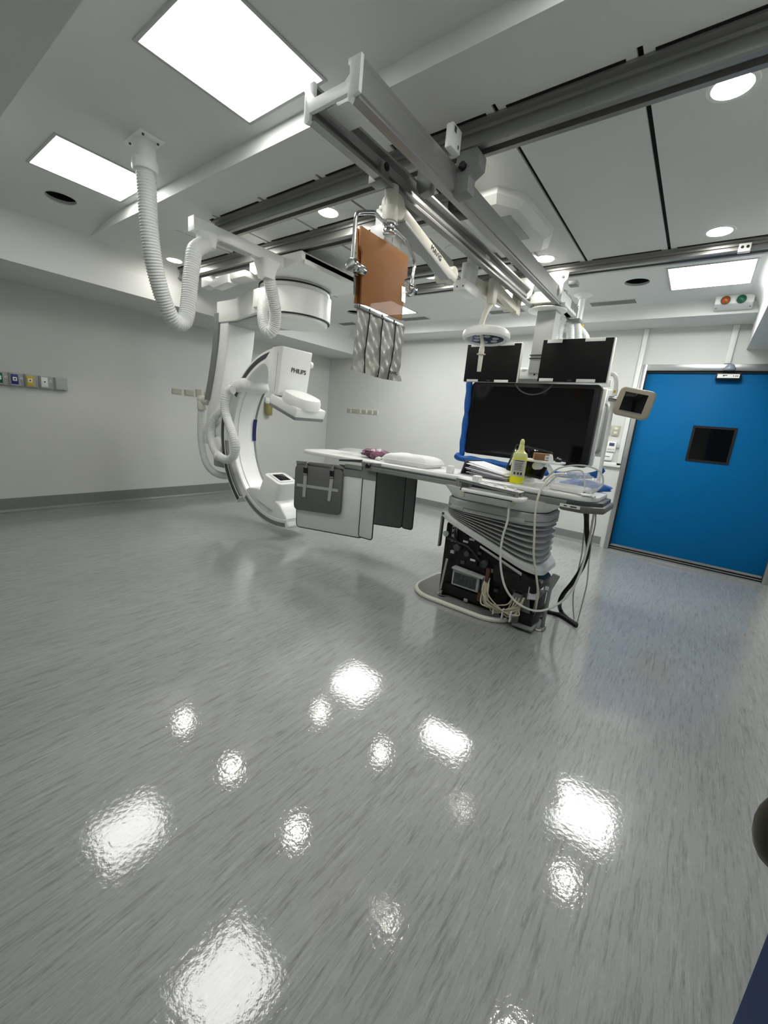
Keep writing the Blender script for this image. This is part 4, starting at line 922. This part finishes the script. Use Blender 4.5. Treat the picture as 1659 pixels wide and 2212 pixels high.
build('terminal_strip', MB().box((-1.085, 2.84, .28), (-1.055, 2.87, .385), .003).box((-1.13, 2.855, .10), (-1.07, 2.88, .17), .004), COPPER, t)
wr = MB()
for k in range(13):
    x0 = -1.09 + .012 * (k % 4); z0 = .31 - .016 * (k % 7)
    x1 = -.98 + .024 * (k % 9); z1 = .07 + .012 * (k % 5); xe = min(x1 + .10, -.80)
    wr.tube([(x0, 2.86, z0), (x0 + .03, 2.82 - .004 * k, z0 - .10), ((x0 + x1) / 2 + .03, 2.805 - .003 * (k % 5), .12), (x1, 2.815, z1 + .01), (xe, 2.83, z1 + .05 + .01 * (k % 3)), (xe + .02, 2.87, .24)], .0052, 7, 6)
build('wire_loom', wr, WIRE, t)
wt = MB()
for x, z in ((-.97, .115), (-.90, .10), (-.84, .10)): wt.box((x - .004, 2.795, z - .05), (x + .004, 2.83, z + .03), .002)
build('wire_tie', wt, PAPER, t)
mo = build('motor_unit', MB().prism([(-1.04, .40), (-1.0, .46), (-.80, .43), (-.70, .36), (-.70, .30), (-.80, .275), (-1.02, .30)], 2.84, 3.2, 'xz', .015).box((-.96, 2.82, .36), (-.82, 2.9, .415), .012), BLACK, t)
build('rating_plate', MB().slab([(-.755, 2.835, .345), (-.70, 2.90, .335), (-.70, 2.90, .24), (-.755, 2.835, .25)], (.7, -.7, 0), .003), LGREY, mo)
build('rating_print', MB().slab([(-.748, 2.84, .30), (-.71, 2.885, .295), (-.71, 2.885, .25), (-.748, 2.84, .255)], (.7, -.7, 0), .0045), PAPER, mo)
sg = MB()
for x, z in ((-1.22, .40), (-1.30, .53), (-1.25, .56), (-1.05, .55)): sg.box((x - .022, 2.883, z - .008), (x + .022, 2.889, z + .008), .001)
build('white_sticker', sg, PAPER, mc)
build('grey_bracket', MB().box((-.86, 2.86, .02), (-.80, 2.92, .26), .003).box((-.83, 2.83, .02), (-.68, 2.95, .035), .003).prism([(-.80, .26), (-.76, .26), (-.72, .04), (-.80, .04)], 2.90, 2.91, 'xz', .002), MGREY, t)
build('motor_foot', MB().box((-.95, 2.88, .025), (-.70, 3.2, .12), .012).box((-.80, 2.95, .12), (-.70, 3.15, .24), .01), BLACK, t)
for k, (x, z, r_) in enumerate(((-1.36, .47, .028), (-1.27, .44, .022), (-1.12, .40, .03))):
    build('drive_motor', MB().cyl((x, 2.86, z), (x, 2.93, z), r_, n=18, bev=.004), DGREY, t)
for k, (x, z) in enumerate(((-1.40, .42), (-1.17, .47), (-1.06, .36), (-1.30, .36), (-1.23, .06), (-1.0, .22))):
    build('connector_block', MB().box((x - .016, 2.875, z - .012), (x + .016, 2.90, z + .012), .003), DGREY if k % 2 else LGREY, t)
hz = MB().tube([(-1.40, 2.875, .60), (-1.36, 2.86, .52), (-1.26, 2.858, .50), (-1.16, 2.866, .42), (-1.10, 2.87, .34)], .009, 8, 6)
build('black_hose', hz, BLACK, t)
# loose steel brackets standing by the pedestal
t = thing('steel_bracket', 'upright grey steel bracket standing on the floor right of the pedestal', 'bracket', (-.68, 2.97, 0))
build('thin_post', MB().prism([(-.735, .005), (-.71, .005), (-.70, .33), (-.722, .33)], 2.94, 2.965, 'xz', .003).cyl((-.711, 2.95, .33), (-.711, 2.95, .375), .012, n=14).cyl((-.711, 2.95, .36), (-.711, 2.95, .378), .019, n=14), ALU, t)
build('cross_foot', MB().box((-.735, 2.94, .0), (-.63, 3.02, .018), .003), MGREY, t)
build('bent_post', MB().prism([(-.665, .018), (-.64, .018), (-.635, .31), (-.60, .42), (-.60, .435), (-.645, .44), (-.69, .34), (-.69, .30), (-.66, .29)], 2.98, 3.0, 'xz', .003), ALU, t)
build('notch_plate', MB().box((-.68, 2.975, .305), (-.655, 2.98, .335), .001), PAPER, t)
# ------------------------------------------------------------------ lead curtains on the table
p0, p1 = Vector((-2.26, 2.90, 0)), Vector((-3.17, 2.78, 0)); nn = (p1 - p0).cross(Vector((0, 0, 1))).normalized()
if nn.y > 0: nn = -nn
def C(px, py, off=0.0): return UP(px, py, p0 + nn * off, nn)
t = thing('lead_curtain', 'pale grey lead curtain with black piping hanging from the near table edge', 'lead curtain', (-2.7, 2.84, .2))
def edged(name, px, off, th, m, par, r=.03, pr=.0058, pmat=PIPING):
    q = [C(a, b, off) for a, b in px]
    o = build(name, MB().slab(q, -nn, th, r, .001), m, par)
    pts = []
    for i in range(4):
        p, a, b = q[i], q[i - 1], q[(i + 1) % 4]; a1 = p + (a - p).normalized() * r; b1 = p + (b - p).normalized() * r
        for k in range(6):
            s = k / 5; pts.append(a1 * (1 - s) ** 2 + p * 2 * s * (1 - s) + b1 * s * s + nn * (.001) - nn * th / 2)
    build('piping', MB().tube(pts, pr, 8, closed=True), pmat, o); return o
mp_ = edged('main_panel', [(641, 1004), (792, 1024), (782, 1163), (640, 1137)], 0, .008, LEADG, t, .045)
fp_ = edged('narrow_flap', [(785, 1015), (815, 1011), (803, 1167), (774, 1159)], .014, .008, LEADG, t, .028)
build('flap_band', MB().slab([C(784, 1006, .019), C(814, 1004, .019), C(812, 1039, .019), C(782, 1034, .019)], -nn, .004), MGREY, fp_)
build('panel_band', MB().slab([C(742, 1010, .005), C(784, 1016, .005), C(783, 1033, .005), C(741, 1027, .005)], -nn, .004), MGREY, mp_)
rl = build('hanging_rail', MB().slab([C(640, 995, .004), C(742, 1006, .004), C(742, 1014, .004), C(640, 1002, .004)], -nn, .025, 0, .002), ALU, t)
build('rail_dark_bar', MB().slab([C(641, 1001, .002), C(742, 1013, .002), C(742, 1020, .002), C(641, 1007, .002)], -nn, .02, 0, .002), DGREY, t)  # dark grey bar below the hanging rail
kb = build('swivel_block', MB().slab([C(781, 997, .03), C(824, 1002, .03), C(823, 1012, .03), C(781, 1008, .03)], -nn, .05, .004, .003), ALU, t)
c0 = C(797, 1006, .03); build('knob', MB().cyl(c0, c0 + nn * .035, .021, n=20, bev=.004), BLACK, kb)
la_ = build('link_arm', MB().slab([C(732, 992, .004), C(782, 993, .004), C(782, 999, .004), C(732, 996, .004)], -nn, .03, 0, .002).slab([C(732, 1003, .006), C(782, 1010, .006), C(782, 1017, .006), C(745, 1013, .006)], -nn, .02, 0, .002), DGREY, t)
build('slide_plate', MB().slab([C(745, 1002, .012), C(781, 1007, .012), C(781, 1016, .012), C(745, 1010, .012)], -nn, .02, .002, .002), ALU, la_)
# pouch clipped on
t = thing('lead_pouch', 'charcoal rectangular lead flap clipped in front of the pale curtain with two straps', 'lead flap', (-3.0, 2.78, .35))
bg = edged('flap', [(638, 1003), (741, 1016), (734, 1113), (634, 1099)], .03, .014, LEADD, t, .055, .004, DGREY)
build('cross_strap', MB().slab([C(641, 1044, .033), C(730, 1057, .033), C(730, 1063, .033), C(641, 1050, .033)], -nn, .004, .006), LGREY, bg)
for (x0, y0, x1, y1, yb) in ((659, 1000, 656, 1074, 1074), (716, 1007, 710, 1083, 1083)):
    sp = build('strap', MB().slab([C(x0 - 3, y0 + 24, .036), C(x0 + 4, y0 + 25, .036), C(x1 + 3, yb, .036), C(x1 - 3, yb - 1, .036)], -nn, .004), LGREY, t)
    build('buckle', MB().slab([C(x0 - 4, y0 + 9, .04), C(x0 + 5, y0 + 10, .04), C(x0 + 4, y0 + 27, .04), C(x0 - 4, y0 + 26, .04)], -nn, .006, .003, .001), BLACK, sp)
    build('buckle_bar', MB().slab([C(x0 - 4, y0 + 22, .043), C(x0 + 4, y0 + 23, .043), C(x0 + 4, y0 + 26, .043), C(x0 - 4, y0 + 25, .043)], -nn, .004), STEEL, sp)
    build('hook', MB().slab([C(x0 - 1, y0 - 2, .042), C(x0 + 5, y0 - 1, .042), C(x0 + 4, y0 + 11, .042), C(x0 - 2, y0 + 10, .042)], -nn, .03, .004, .002), STEEL, sp)
# far curtain
p0, p1 = Vector((-2.2, 3.39, 0)), Vector((-2.7, 3.37, 0)); nn = (p1 - p0).cross(Vector((0, 0, 1))).normalized()
if nn.y > 0: nn = -nn
t = thing('lead_curtain', 'dark grey lead curtain hanging from the far table edge', 'lead curtain', (-2.45, 3.38, .35))
edged('main_panel', [(790, 1008), (880, 1020), (868, 1141), (782, 1128)], 0, .008, LEADD, t, .05)
edged('narrow_flap', [(878, 1020), (902, 1020), (890, 1145), (868, 1140)], .012, .008, LEADD, t, .03)
build('hanging_rail', MB().box((-2.75, 3.395, .90), (-2.1, 3.415, .945), .003), MGREY, t)
# ------------------------------------------------------------------ control module on the near rail
t = thing('control_module', 'white table-side control module with five little knobs on a grey bar', 'control panel', (-1.12, 2.80, .94))
build('body', MB().prism([(-1.10 + a, 2.805 + b) for a, b in rrect(.235, .085, .05, 6)], .935, .968, 'xy', .012, seg=3), WHITE, t)
build('body_slot', MB().box((-1.29, 2.717, .938), (-.93, 2.722, .944)), BLACK, t)
gbv = build('guard_bar', MB().prism([(-1.375, 1.035), (-.90, 1.005), (-.90, .955), (-.925, .955), (-.925, .985), (-1.345, 1.012), (-1.345, .97), (-1.375, .97)], 2.735, 2.752, 'xz', .003), ALU, t)
build('top_plate', MB().prism([(-1.37, 1.033), (-.90, 1.003), (-.90, .998), (-1.37, 1.028)], 2.735, 2.85, 'xz', .001), WHITE, t)
for k in range(5):
    x = -1.24 + .074 * k; z = 1.022 - .0047 * k
    if k == 0: b = MB().box((x - .028, 2.77, z), (x + .028, 2.83, z + .045), .008).cyl((x, 2.80, z - .01), (x, 2.80, z + .01), .018, n=16)
    else: b = MB().cyl((x, 2.79, z - .012), (x, 2.79, z + .018), .0095, n=16, bev=.002).cyl((x, 2.79, z - .006), (x, 2.79, z + .0), .014, n=16)
    build('knob', b, WHITE, t)
build('rail_clamp', MB().box((-1.36, 2.79, .95), (-1.30, 2.86, 1.01), .004).box((-.95, 2.79, .94), (-.90, 2.86, .99), .004), MGREY, t)
# ------------------------------------------------------------------ things lying on the table
TP = TZ
t = thing('pillow', 'white quilted pad lying near the middle of the table', 'pillow', (-2.02, 3.12, TP))
rings = []
for z, w in ((.0, .90), (.012, .97), (.03, 1.0), (.052, .98), (.072, .90), (.084, .76), (.09, .5), (.092, .2)):
    rings.append([Vector((-2.02 + a * w + .0 * z, 3.12 + b * w, TP + .001 + z + (.004 * math.sin(a * 90) * math.sin(b * 70) if z > .02 else 0))) for a, b in rrect(.255, .15, .05, 10)])
build('cushion', MB().loft(rings), OFFW, t, sharp=70)
cr_ = [Vector((-2.02 + a * 1.01, 3.12 + b * 1.01, TP + .034 + .004 * (k % 2))) for k, (a, b) in enumerate(rrect(.255, .15, .05, 10))]
build('seam_piping', MB().tube(cr_, .006, 8, closed=True), OFFW, t)
def blob(c, sx, sy, sz, seed, n=26, amp=.28, jit=0.0):
    rnd = random.Random(seed); ph = [(rnd.uniform(0, 6.28), rnd.uniform(2, 7), rnd.uniform(2, 7)) for _ in range(6)]
    t_ = bmesh.new(); bmesh.ops.create_uvsphere(t_, u_segments=n, v_segments=n // 2, radius=1)
    for v in t_.verts:
        d = v.co.normalized(); w = 1 + amp * sum(math.sin(a + b * d.x * 2.2 + c2 * d.y * 2.2 + d.z * b) for a, b, c2 in ph) / 6
        v.co = Vector((c[0] + d.x * sx * w, c[1] + d.y * sy * w, c[2] + max(-.98, d.z * w) * sz))
    if jit:
        for v in t_.verts:
            k = 1 + rnd.uniform(-jit, jit); v.co = Vector((c[0] + (v.co.x - c[0]) * k, c[1] + (v.co.y - c[1]) * k, c[2] + max(-sz * .98, (v.co.z - c[2]) * (1 + rnd.uniform(-jit, jit) * 1.6))))
    mb = MB(); mb._take(t_); return mb
t = thing('plastic_bag', 'crumpled purple plastic bag on the table left of the white pad', 'plastic bag', (-2.48, 3.16, TP))
build('bag_body', blob((-2.50, 3.18, TP + .045), .14, .13, .045, 3, 26, .3, .06), PURPLE, t, sharp=25)
build('bag_knot', blob((-2.42, 3.06, TP + .04), .045, .04, .038, 5, 18), PURPLE, t, sharp=80)
tag(build('plastic_bag', blob((-2.76, 3.18, TP + .031), .19, .15, .030, 8, 26, .2, .06), FILMC, sharp=12), 'flat clear plastic bag at the head end of the table', 'plastic bag')
for k, (x, y, lb) in enumerate(((-2.34, 3.02, 'little white wad on the table between purple bag and pad, frontmost'), (-2.30, 3.07, 'little white wad on the table touching the white pad'), (-2.38, 3.08, 'little white wad on the table beside the purple bag knot'))):
    tag(build('tissue_wad', blob((x, y, TP + .016), .028, .022, .016, 20 + k, 14, .5), OFFW, sharp=80), lb, 'tissue', 'white wads beside the purple bag')
tag(build('cup', MB().prism([(-1.555 + a, 2.97 + b) for a, b in rrect(.026, .026, .006, 3)], TP, TP + .06, 'xy', .003), WHITE), 'small white square cup on the table right of the quilted pad', 'cup')
tag(build('plastic_sheet', MB().prism([(-1.50, 3.0), (-1.28, 2.98), (-1.26, 3.2), (-1.48, 3.24)], TP + .0015, TP + .008, 'xy', .002), FILMC), 'clear plastic sheet lying flat left of the paper folder', 'plastic sheet')
# papers in a folder
t = thing('paper_folder', 'dark folder stuffed with loose white papers beside the yellow bottle', 'folder', (-1.28, 3.08, TP))
Mf = Matrix.Translation((-1.27, 3.12, TP)) @ Matrix.Rotation(math.radians(-6), 4, 'Z')
build('back_cover', MB().box((-.205, -.12, .003), (.17, .13, .008), .001, M=Mf).prism([(-.21, .003), (-.203, .003), (-.172, .115), (-.179, .117)], -.12, .13, 'xz', .001, M=Mf), DGREY, t)
for k in range(9):
    r = random.Random(k); Mk = Mf @ Matrix.Translation((r.uniform(-.02, .03), r.uniform(-.02, .02), .010 + .0085 * k)) @ Matrix.Rotation(math.radians(r.uniform(-6, 6)), 4, 'Z') @ Matrix.Rotation(math.radians(2.2 * k * .5), 4, 'Y')
    build('paper_sheet', MB().box((-.16, -.11, 0), (.165, .11, .0055 if k % 3 else .003), .0008, M=Mk), PAPER, t)
# yellow bottle
bx, by = -1.03, 3.03
t = thing('spray_bottle', 'translucent bottle half full of yellow liquid with white label', 'bottle', (bx, by, TP))
build('liquid', MB().lathe([(.005, .002), (.048, .002), (.052, .008), (.052, .19), (.005, .19)], (bx, by, TP), 32), YELLOW, t)
build('upper_bottle', MB().lathe([(.0525, .186), (.0525, .205), (.048, .222), (.030, .235), (.022, .25), (.019, .275), (.016, .285), (.005, .285)], (bx, by, TP), 32), BOTTLE, t)
build('spout', MB().lathe([(.014, .283), (.017, .29), (.016, .31), (.010, .322), (.004, .326)], (bx, by, TP), 20), BOTTLE, t)
lbm = MB(); Al, Bl = [], []
va = math.atan2(-by, -bx)
lq = [[Vector((bx + .0535 * math.cos(va + a), by + .0535 * math.sin(va + a), TP + z)) for a in [(-62 + 124 * k / 16) * math.pi / 180 for k in range(17)]] for z in (.055, .178)]
tm = bmesh.new(); R0 = [tm.verts.new(p) for p in lq[0]]; R1_ = [tm.verts.new(p) for p in lq[1]]
for j in range(16): tm.faces.new((R0[j], R0[j + 1], R1_[j + 1], R1_[j]))
bmesh.ops.solidify(tm, geom=tm.faces[:], thickness=.001); lbm._take(tm)
lab = build('label', lbm, PAPER, t)
pr_ = MB()
vd = Vector((math.cos(va), math.sin(va), 0)); vx = Vector((-vd.y, vd.x, 0))
Ml_ = basis(Vector((bx, by, TP)) + vd * .0545, vx, (0, 0, 1))
for k in range(5): pr_.box((-.03, .150 - .012 * k, -.001), (.03 - .008 * (k % 2), .153 - .012 * k, .0005), M=Ml_)
pr_.box((-.03, .166, -.001), (.034, .171, .0005), M=Ml_)
for x in (-.028, -.004, .018): pr_.box((x, .068, -.001), (x + .013, .086, .0005), .002, M=Ml_)
build('label_print', pr_, LOGO, lab)
# touch screen
t = thing('touch_screen', 'black tilted touch screen tablet standing behind the yellow bottle', 'tablet', (-1.02, 3.2, TP))
Mt = Matrix.Translation((-1.03, 3.22, TP + .165)) @ Matrix.Rotation(math.radians(-14), 4, 'X') @ Matrix.Rotation(math.radians(5), 4, 'Y') @ Matrix.Shear('XZ', 4, (0, 0)) if False else Matrix.Translation((-1.03, 3.24, TP + .16)) @ Matrix.Rotation(math.radians(-22), 4, 'X') @ Matrix.Rotation(math.radians(7), 4, 'Y')
build('casing', MB().prism(rrect(.15, .115, .02, 4), -.005, .022, 'xz', .006, M=Mt), BLACK, t)
build('screen', MB().box((-.135, -.0065, -.098), (.135, -.004, .098), .001, M=Mt), SCREEN, t)
build('white_label', MB().box((-.13, -.008, -.07), (-.122, -.006, -.005), M=Mt), PAPER, t)
build('stand', MB().prism([(3.20, TP), (3.34, TP), (3.30, TP + .01), (3.28, TP + .12), (3.25, TP + .13)], -1.06, -.98, 'yz', .004), LGREY, t)
# swing tray on the far rail with carton and mouse
t = thing('swing_tray', 'small white shelf on a jointed arm above the table', 'tray', (-.90, 3.2, 1.2))
build('shelf', MB().prism([(-1.07, 3.12), (-1.04, 3.09), (-.80, 3.06), (-.76, 3.09), (-.76, 3.26), (-1.05, 3.30)], 1.198, 1.214, 'xy', .005), WHITE, t)
build('joint', MB().cyl((-.95, 3.16, 1.165), (-.92, 3.28, 1.165), .028, n=20, bev=.004), WHITE, t)
build('arm', MB().tube([(-.90, 3.2, 1.19), (-.875, 3.28, 1.15), (-.85, 3.36, 1.06), (-.845, 3.40, .985)], .019, 10, 5), WHITE, t)
build('rail_clamp', MB().box((-.88, 3.39, .945), (-.80, 3.43, 1.0), .004), MGREY, t)
t = thing('carton', 'small brown cardboard box with white labels on the white shelf', 'box', (-.915, 3.13, 1.214))
Mc = Matrix.Translation((-.905, 3.15, 1.214)) @ Matrix.Rotation(math.radians(24), 4, 'Z')
build('box_body', MB().box((-.062, -.05, 0), (.062, .05, .05), .002, M=Mc), CARDB, t)
build('white_label', MB().box((.010, -.0512, .006), (.055, -.0495, .04), M=Mc).box((.0618, -.045, .006), (.0632, .02, .04), M=Mc), PAPER, t)
build('label_print', MB().box((.016, -.0518, .016), (.048, -.0508, .019), M=Mc).box((.016, -.0518, .024), (.048, -.0508, .027), M=Mc).box((.0625, -.035, .018), (.0638, .01, .021), M=Mc), LOGO, t)
t = thing('computer_mouse', 'black computer mouse on the right end of the white shelf', 'computer mouse', (-.795, 3.17, 1.214))
build('shell', MB().sphere((-.795, 3.17, 1.226), .03, (.8, 1.3, .6)), BLACK, t)
build('wheel', MB().cyl((-.80, 3.145, 1.243), (-.79, 3.145, 1.243), .006, n=12), LGREY, t)
t = thing('white_clip', 'white plastic clip standing between brown carton and mouse', 'clip', (-.835, 3.12, 1.214))
build('clip_body', MB().prism([(-.85, 1.214), (-.815, 1.214), (-.83, 1.262), (-.848, 1.266)], 3.105, 3.135, 'xz', .004), WHITE, t)
# bag with device and tubing at the foot end
t = thing('packaged_device', 'white device wrapped in clear plastic on the right end of the table', 'packaged device', (-.60, 3.06, TP))
build('device', MB().prism([(-.78, 2.98), (-.55, 2.945), (-.53, 3.14), (-.76, 3.17)], TP + .002, TP + .04, 'xy', .014, seg=3), WHITE, t)
build('wrapping', blob((-.63, 3.07, TP + .068), .155, .12, .068, 12, 26, .32, .09), FILMC, t, sharp=12)
tb2 = MB()
tb2.tube([(-.83, 3.0, TP + .05), (-.75, 3.05, TP + .15), (-.62, 3.12, TP + .185), (-.50, 3.10, TP + .16), (-.46, 3.05, TP + .08), (-.50, 2.98, TP + .02)], .006, 8, 8)
tb2.tube([(-.80, 2.98, TP + .02), (-.72, 3.02, TP + .12), (-.60, 3.05, TP + .15), (-.55, 2.98, TP + .05)], .005, 8, 8)
build('tubing', tb2, FILMC if False else LGREY, t)
build('dark_port', MB().box((-.575, 2.955, TP + .004), (-.54, 2.985, TP + .022), .004), DGREY, t)
tag(build('plastic_film', blob((-.89, 3.03, TP + .026), .10, .09, .026, 16, 22, .3, .08), FILMC, sharp=12), 'crumpled clear plastic film right of the yellow bottle', 'plastic film')
tag(build('blue_cloth', blob((-.60, 3.31, TP + .032), .17, .045, .036, 30, 26, .35, .08), BLUEP, sharp=20), 'crumpled blue wrap at the far right end of the table', 'cloth')
tag(build('white_cloth', blob((-.53, 2.93, TP + .008), .055, .035, .009, 33, 18, .5), OFFW, sharp=80), 'flat white wipe on the near right corner of the table', 'cloth')
# ------------------------------------------------------------------ cables
def cable(name, px, r, m, label, cat='cable', smooth=8):
    pts = [U(a, b, 1, y) if not f else Vector((U(a, b, 2, r)[0], U(a, b, 2, r)[1], r)) for a, b, y, f in [(p + (0,))[:4] for p in px]]
    return tag(build(name, MB().tube(pts, r, 10, smooth), m, sharp=70), label, cat)
cable('power_cable', [(1268, 1098, 3.08), (1267, 1130, 3.1), (1269, 1165, 3.12), (1270, 1190, 3.13), (1258, 1225, 3.13), (1237, 1258, 3.14), (1217, 1283, 3.16), (1209, 1302, 3.18), (1211, 1318, 0, 1), (1224, 1334, 0, 1), (1245, 1349, 0, 1)], .016, BLACK, 'thick black cable hanging from the right table end to the floor')
cable('power_cable', [(1246, 1352, 0, 1), (1225, 1338, 0, 1), (1205, 1327, 0, 1), (1180, 1320, 0, 1), (1158, 1313, 0, 1), (1135, 1308, 0, 1)], .014, BLACK, 'black cable lying on the floor towards the pedestal')
cable('white_cable', [(1218, 1024, 3.0), (1195, 1026, 2.93), (1176, 1046, 2.84), (1163, 1072, 2.79), (1156, 1110, 2.77), (1154, 1160, 2.77), (1153, 1200, 2.78), (1158, 1240, 2.80), (1162, 1280, 2.84), (1158, 1310, 2.88), (1154, 1335, 0, 1), (1152, 1350, 0, 1), (1158, 1360, 0, 1), (1170, 1361, 0, 1), (1178, 1350, 0, 1), (1172, 1336, 0, 1), (1162, 1328, 0, 1)], .0075, CREAM, 'white cable running from the packaged device down to a floor loop')
cable('white_cable', [(1096, 1074, 2.79), (1099, 1095, 2.77), (1096, 1125, 2.75), (1086, 1160, 2.75), (1081, 1195, 2.75), (1083, 1235, 2.75), (1092, 1270, 2.76), (1112, 1298, 2.80), (1142, 1316, 2.85), (1172, 1319, 2.92), (1205, 1305, 2.98), (1232, 1280, 3.02), (1252, 1240, 3.05), (1266, 1195, 3.08), (1276, 1150, 3.1), (1284, 1105, 3.1)], .008, PIPEW, 'long white cable sagging from the control module to the table end')
cable('thin_tube', [(1287, 1100, 3.12), (1286, 1130, 3.12), (1278, 1170, 3.13), (1272, 1215, 3.14), (1268, 1260, 3.16), (1256, 1310, 3.2), (1248, 1340, 0, 1)], .0045, LGREY, 'thin grey tube at the table end, rightmost of the hanging cables')
cable('thin_tube', [(1258, 1098, 3.1), (1263, 1125, 3.1), (1260, 1165, 3.11), (1256, 1200, 3.12), (1247, 1240, 3.14), (1239, 1280, 3.18), (1238, 1310, 3.2), (1240, 1335, 0, 1)], .0045, LGREY, 'thin grey tube hanging just left of the thick black cable')
# ================================================================== NEAR DOOR AT THE RIGHT EDGE
# leaf standing open beside the viewer: its free edge shows at the lower right
NY = .42
e0 = U(1659, 2010, 1, NY); e1 = U(1580, 2212, 1, NY); ex = (e0.x + e1.x) / 2 + .012
dirv = Vector((.62, -.78, 0)).normalized(); nv = Vector((dirv.y, -dirv.x, 0))
Md = basis(Vector((ex, NY, 0)), dirv, (0, 0, 1))
t = tag(build('door_leaf', MB().box((0, .01, -.02), (.9, 2.1, .02), .001, M=Md), BLUESHADE), 'blue door leaf, coloured dark for shade, standing open at the lower right photo edge', 'door')
hp_ = U(1694, 1800, 1, NY - .07)
build('handle', MB().sphere(hp_, .0155, (1, 1, 1.85)).cyl(hp_, hp_ + Vector((.085, .0, 0)), .010, n=14), HANDLEM, t)
build('lock_rose', MB().sphere(hp_ + Vector((.006, -.016, 0)), .010, (.8, .6, 2.0)), BLACK, t)
# ================================================================== CAMERA AND RENDER
cam = bpy.data.cameras.new('camera'); co = bpy.data.objects.new('camera', cam); COL.objects.link(co)
cam.sensor_fit = 'VERTICAL'; cam.sensor_height = 36; cam.lens = CAM_F * 36 / 2212; cam.clip_start = .02
R = Matrix((CAM_R[0], [-k for k in CAM_R[1]], [-k for k in CAM_R[2]])).transposed().to_4x4()
R.translation = CAM_C; co.matrix_world = R
SC.camera = co
w = bpy.data.worlds.new('world'); SC.world = w; w.use_nodes = True
w.node_tree.nodes['Background'].inputs[0].default_value = (.5, .5, .5, 1); w.node_tree.nodes['Background'].inputs[1].default_value = .02
SC.view_settings.view_transform = 'Standard'; SC.view_settings.look = 'None'; SC.view_settings.gamma = 1; SC.view_settings.exposure = 0.0
SC.view_settings.use_curve_mapping = False
SC.cycles.use_denoising = True
SC.cycles.max_bounces = 10; SC.cycles.diffuse_bounces = 6; SC.cycles.sample_clamp_indirect = 6
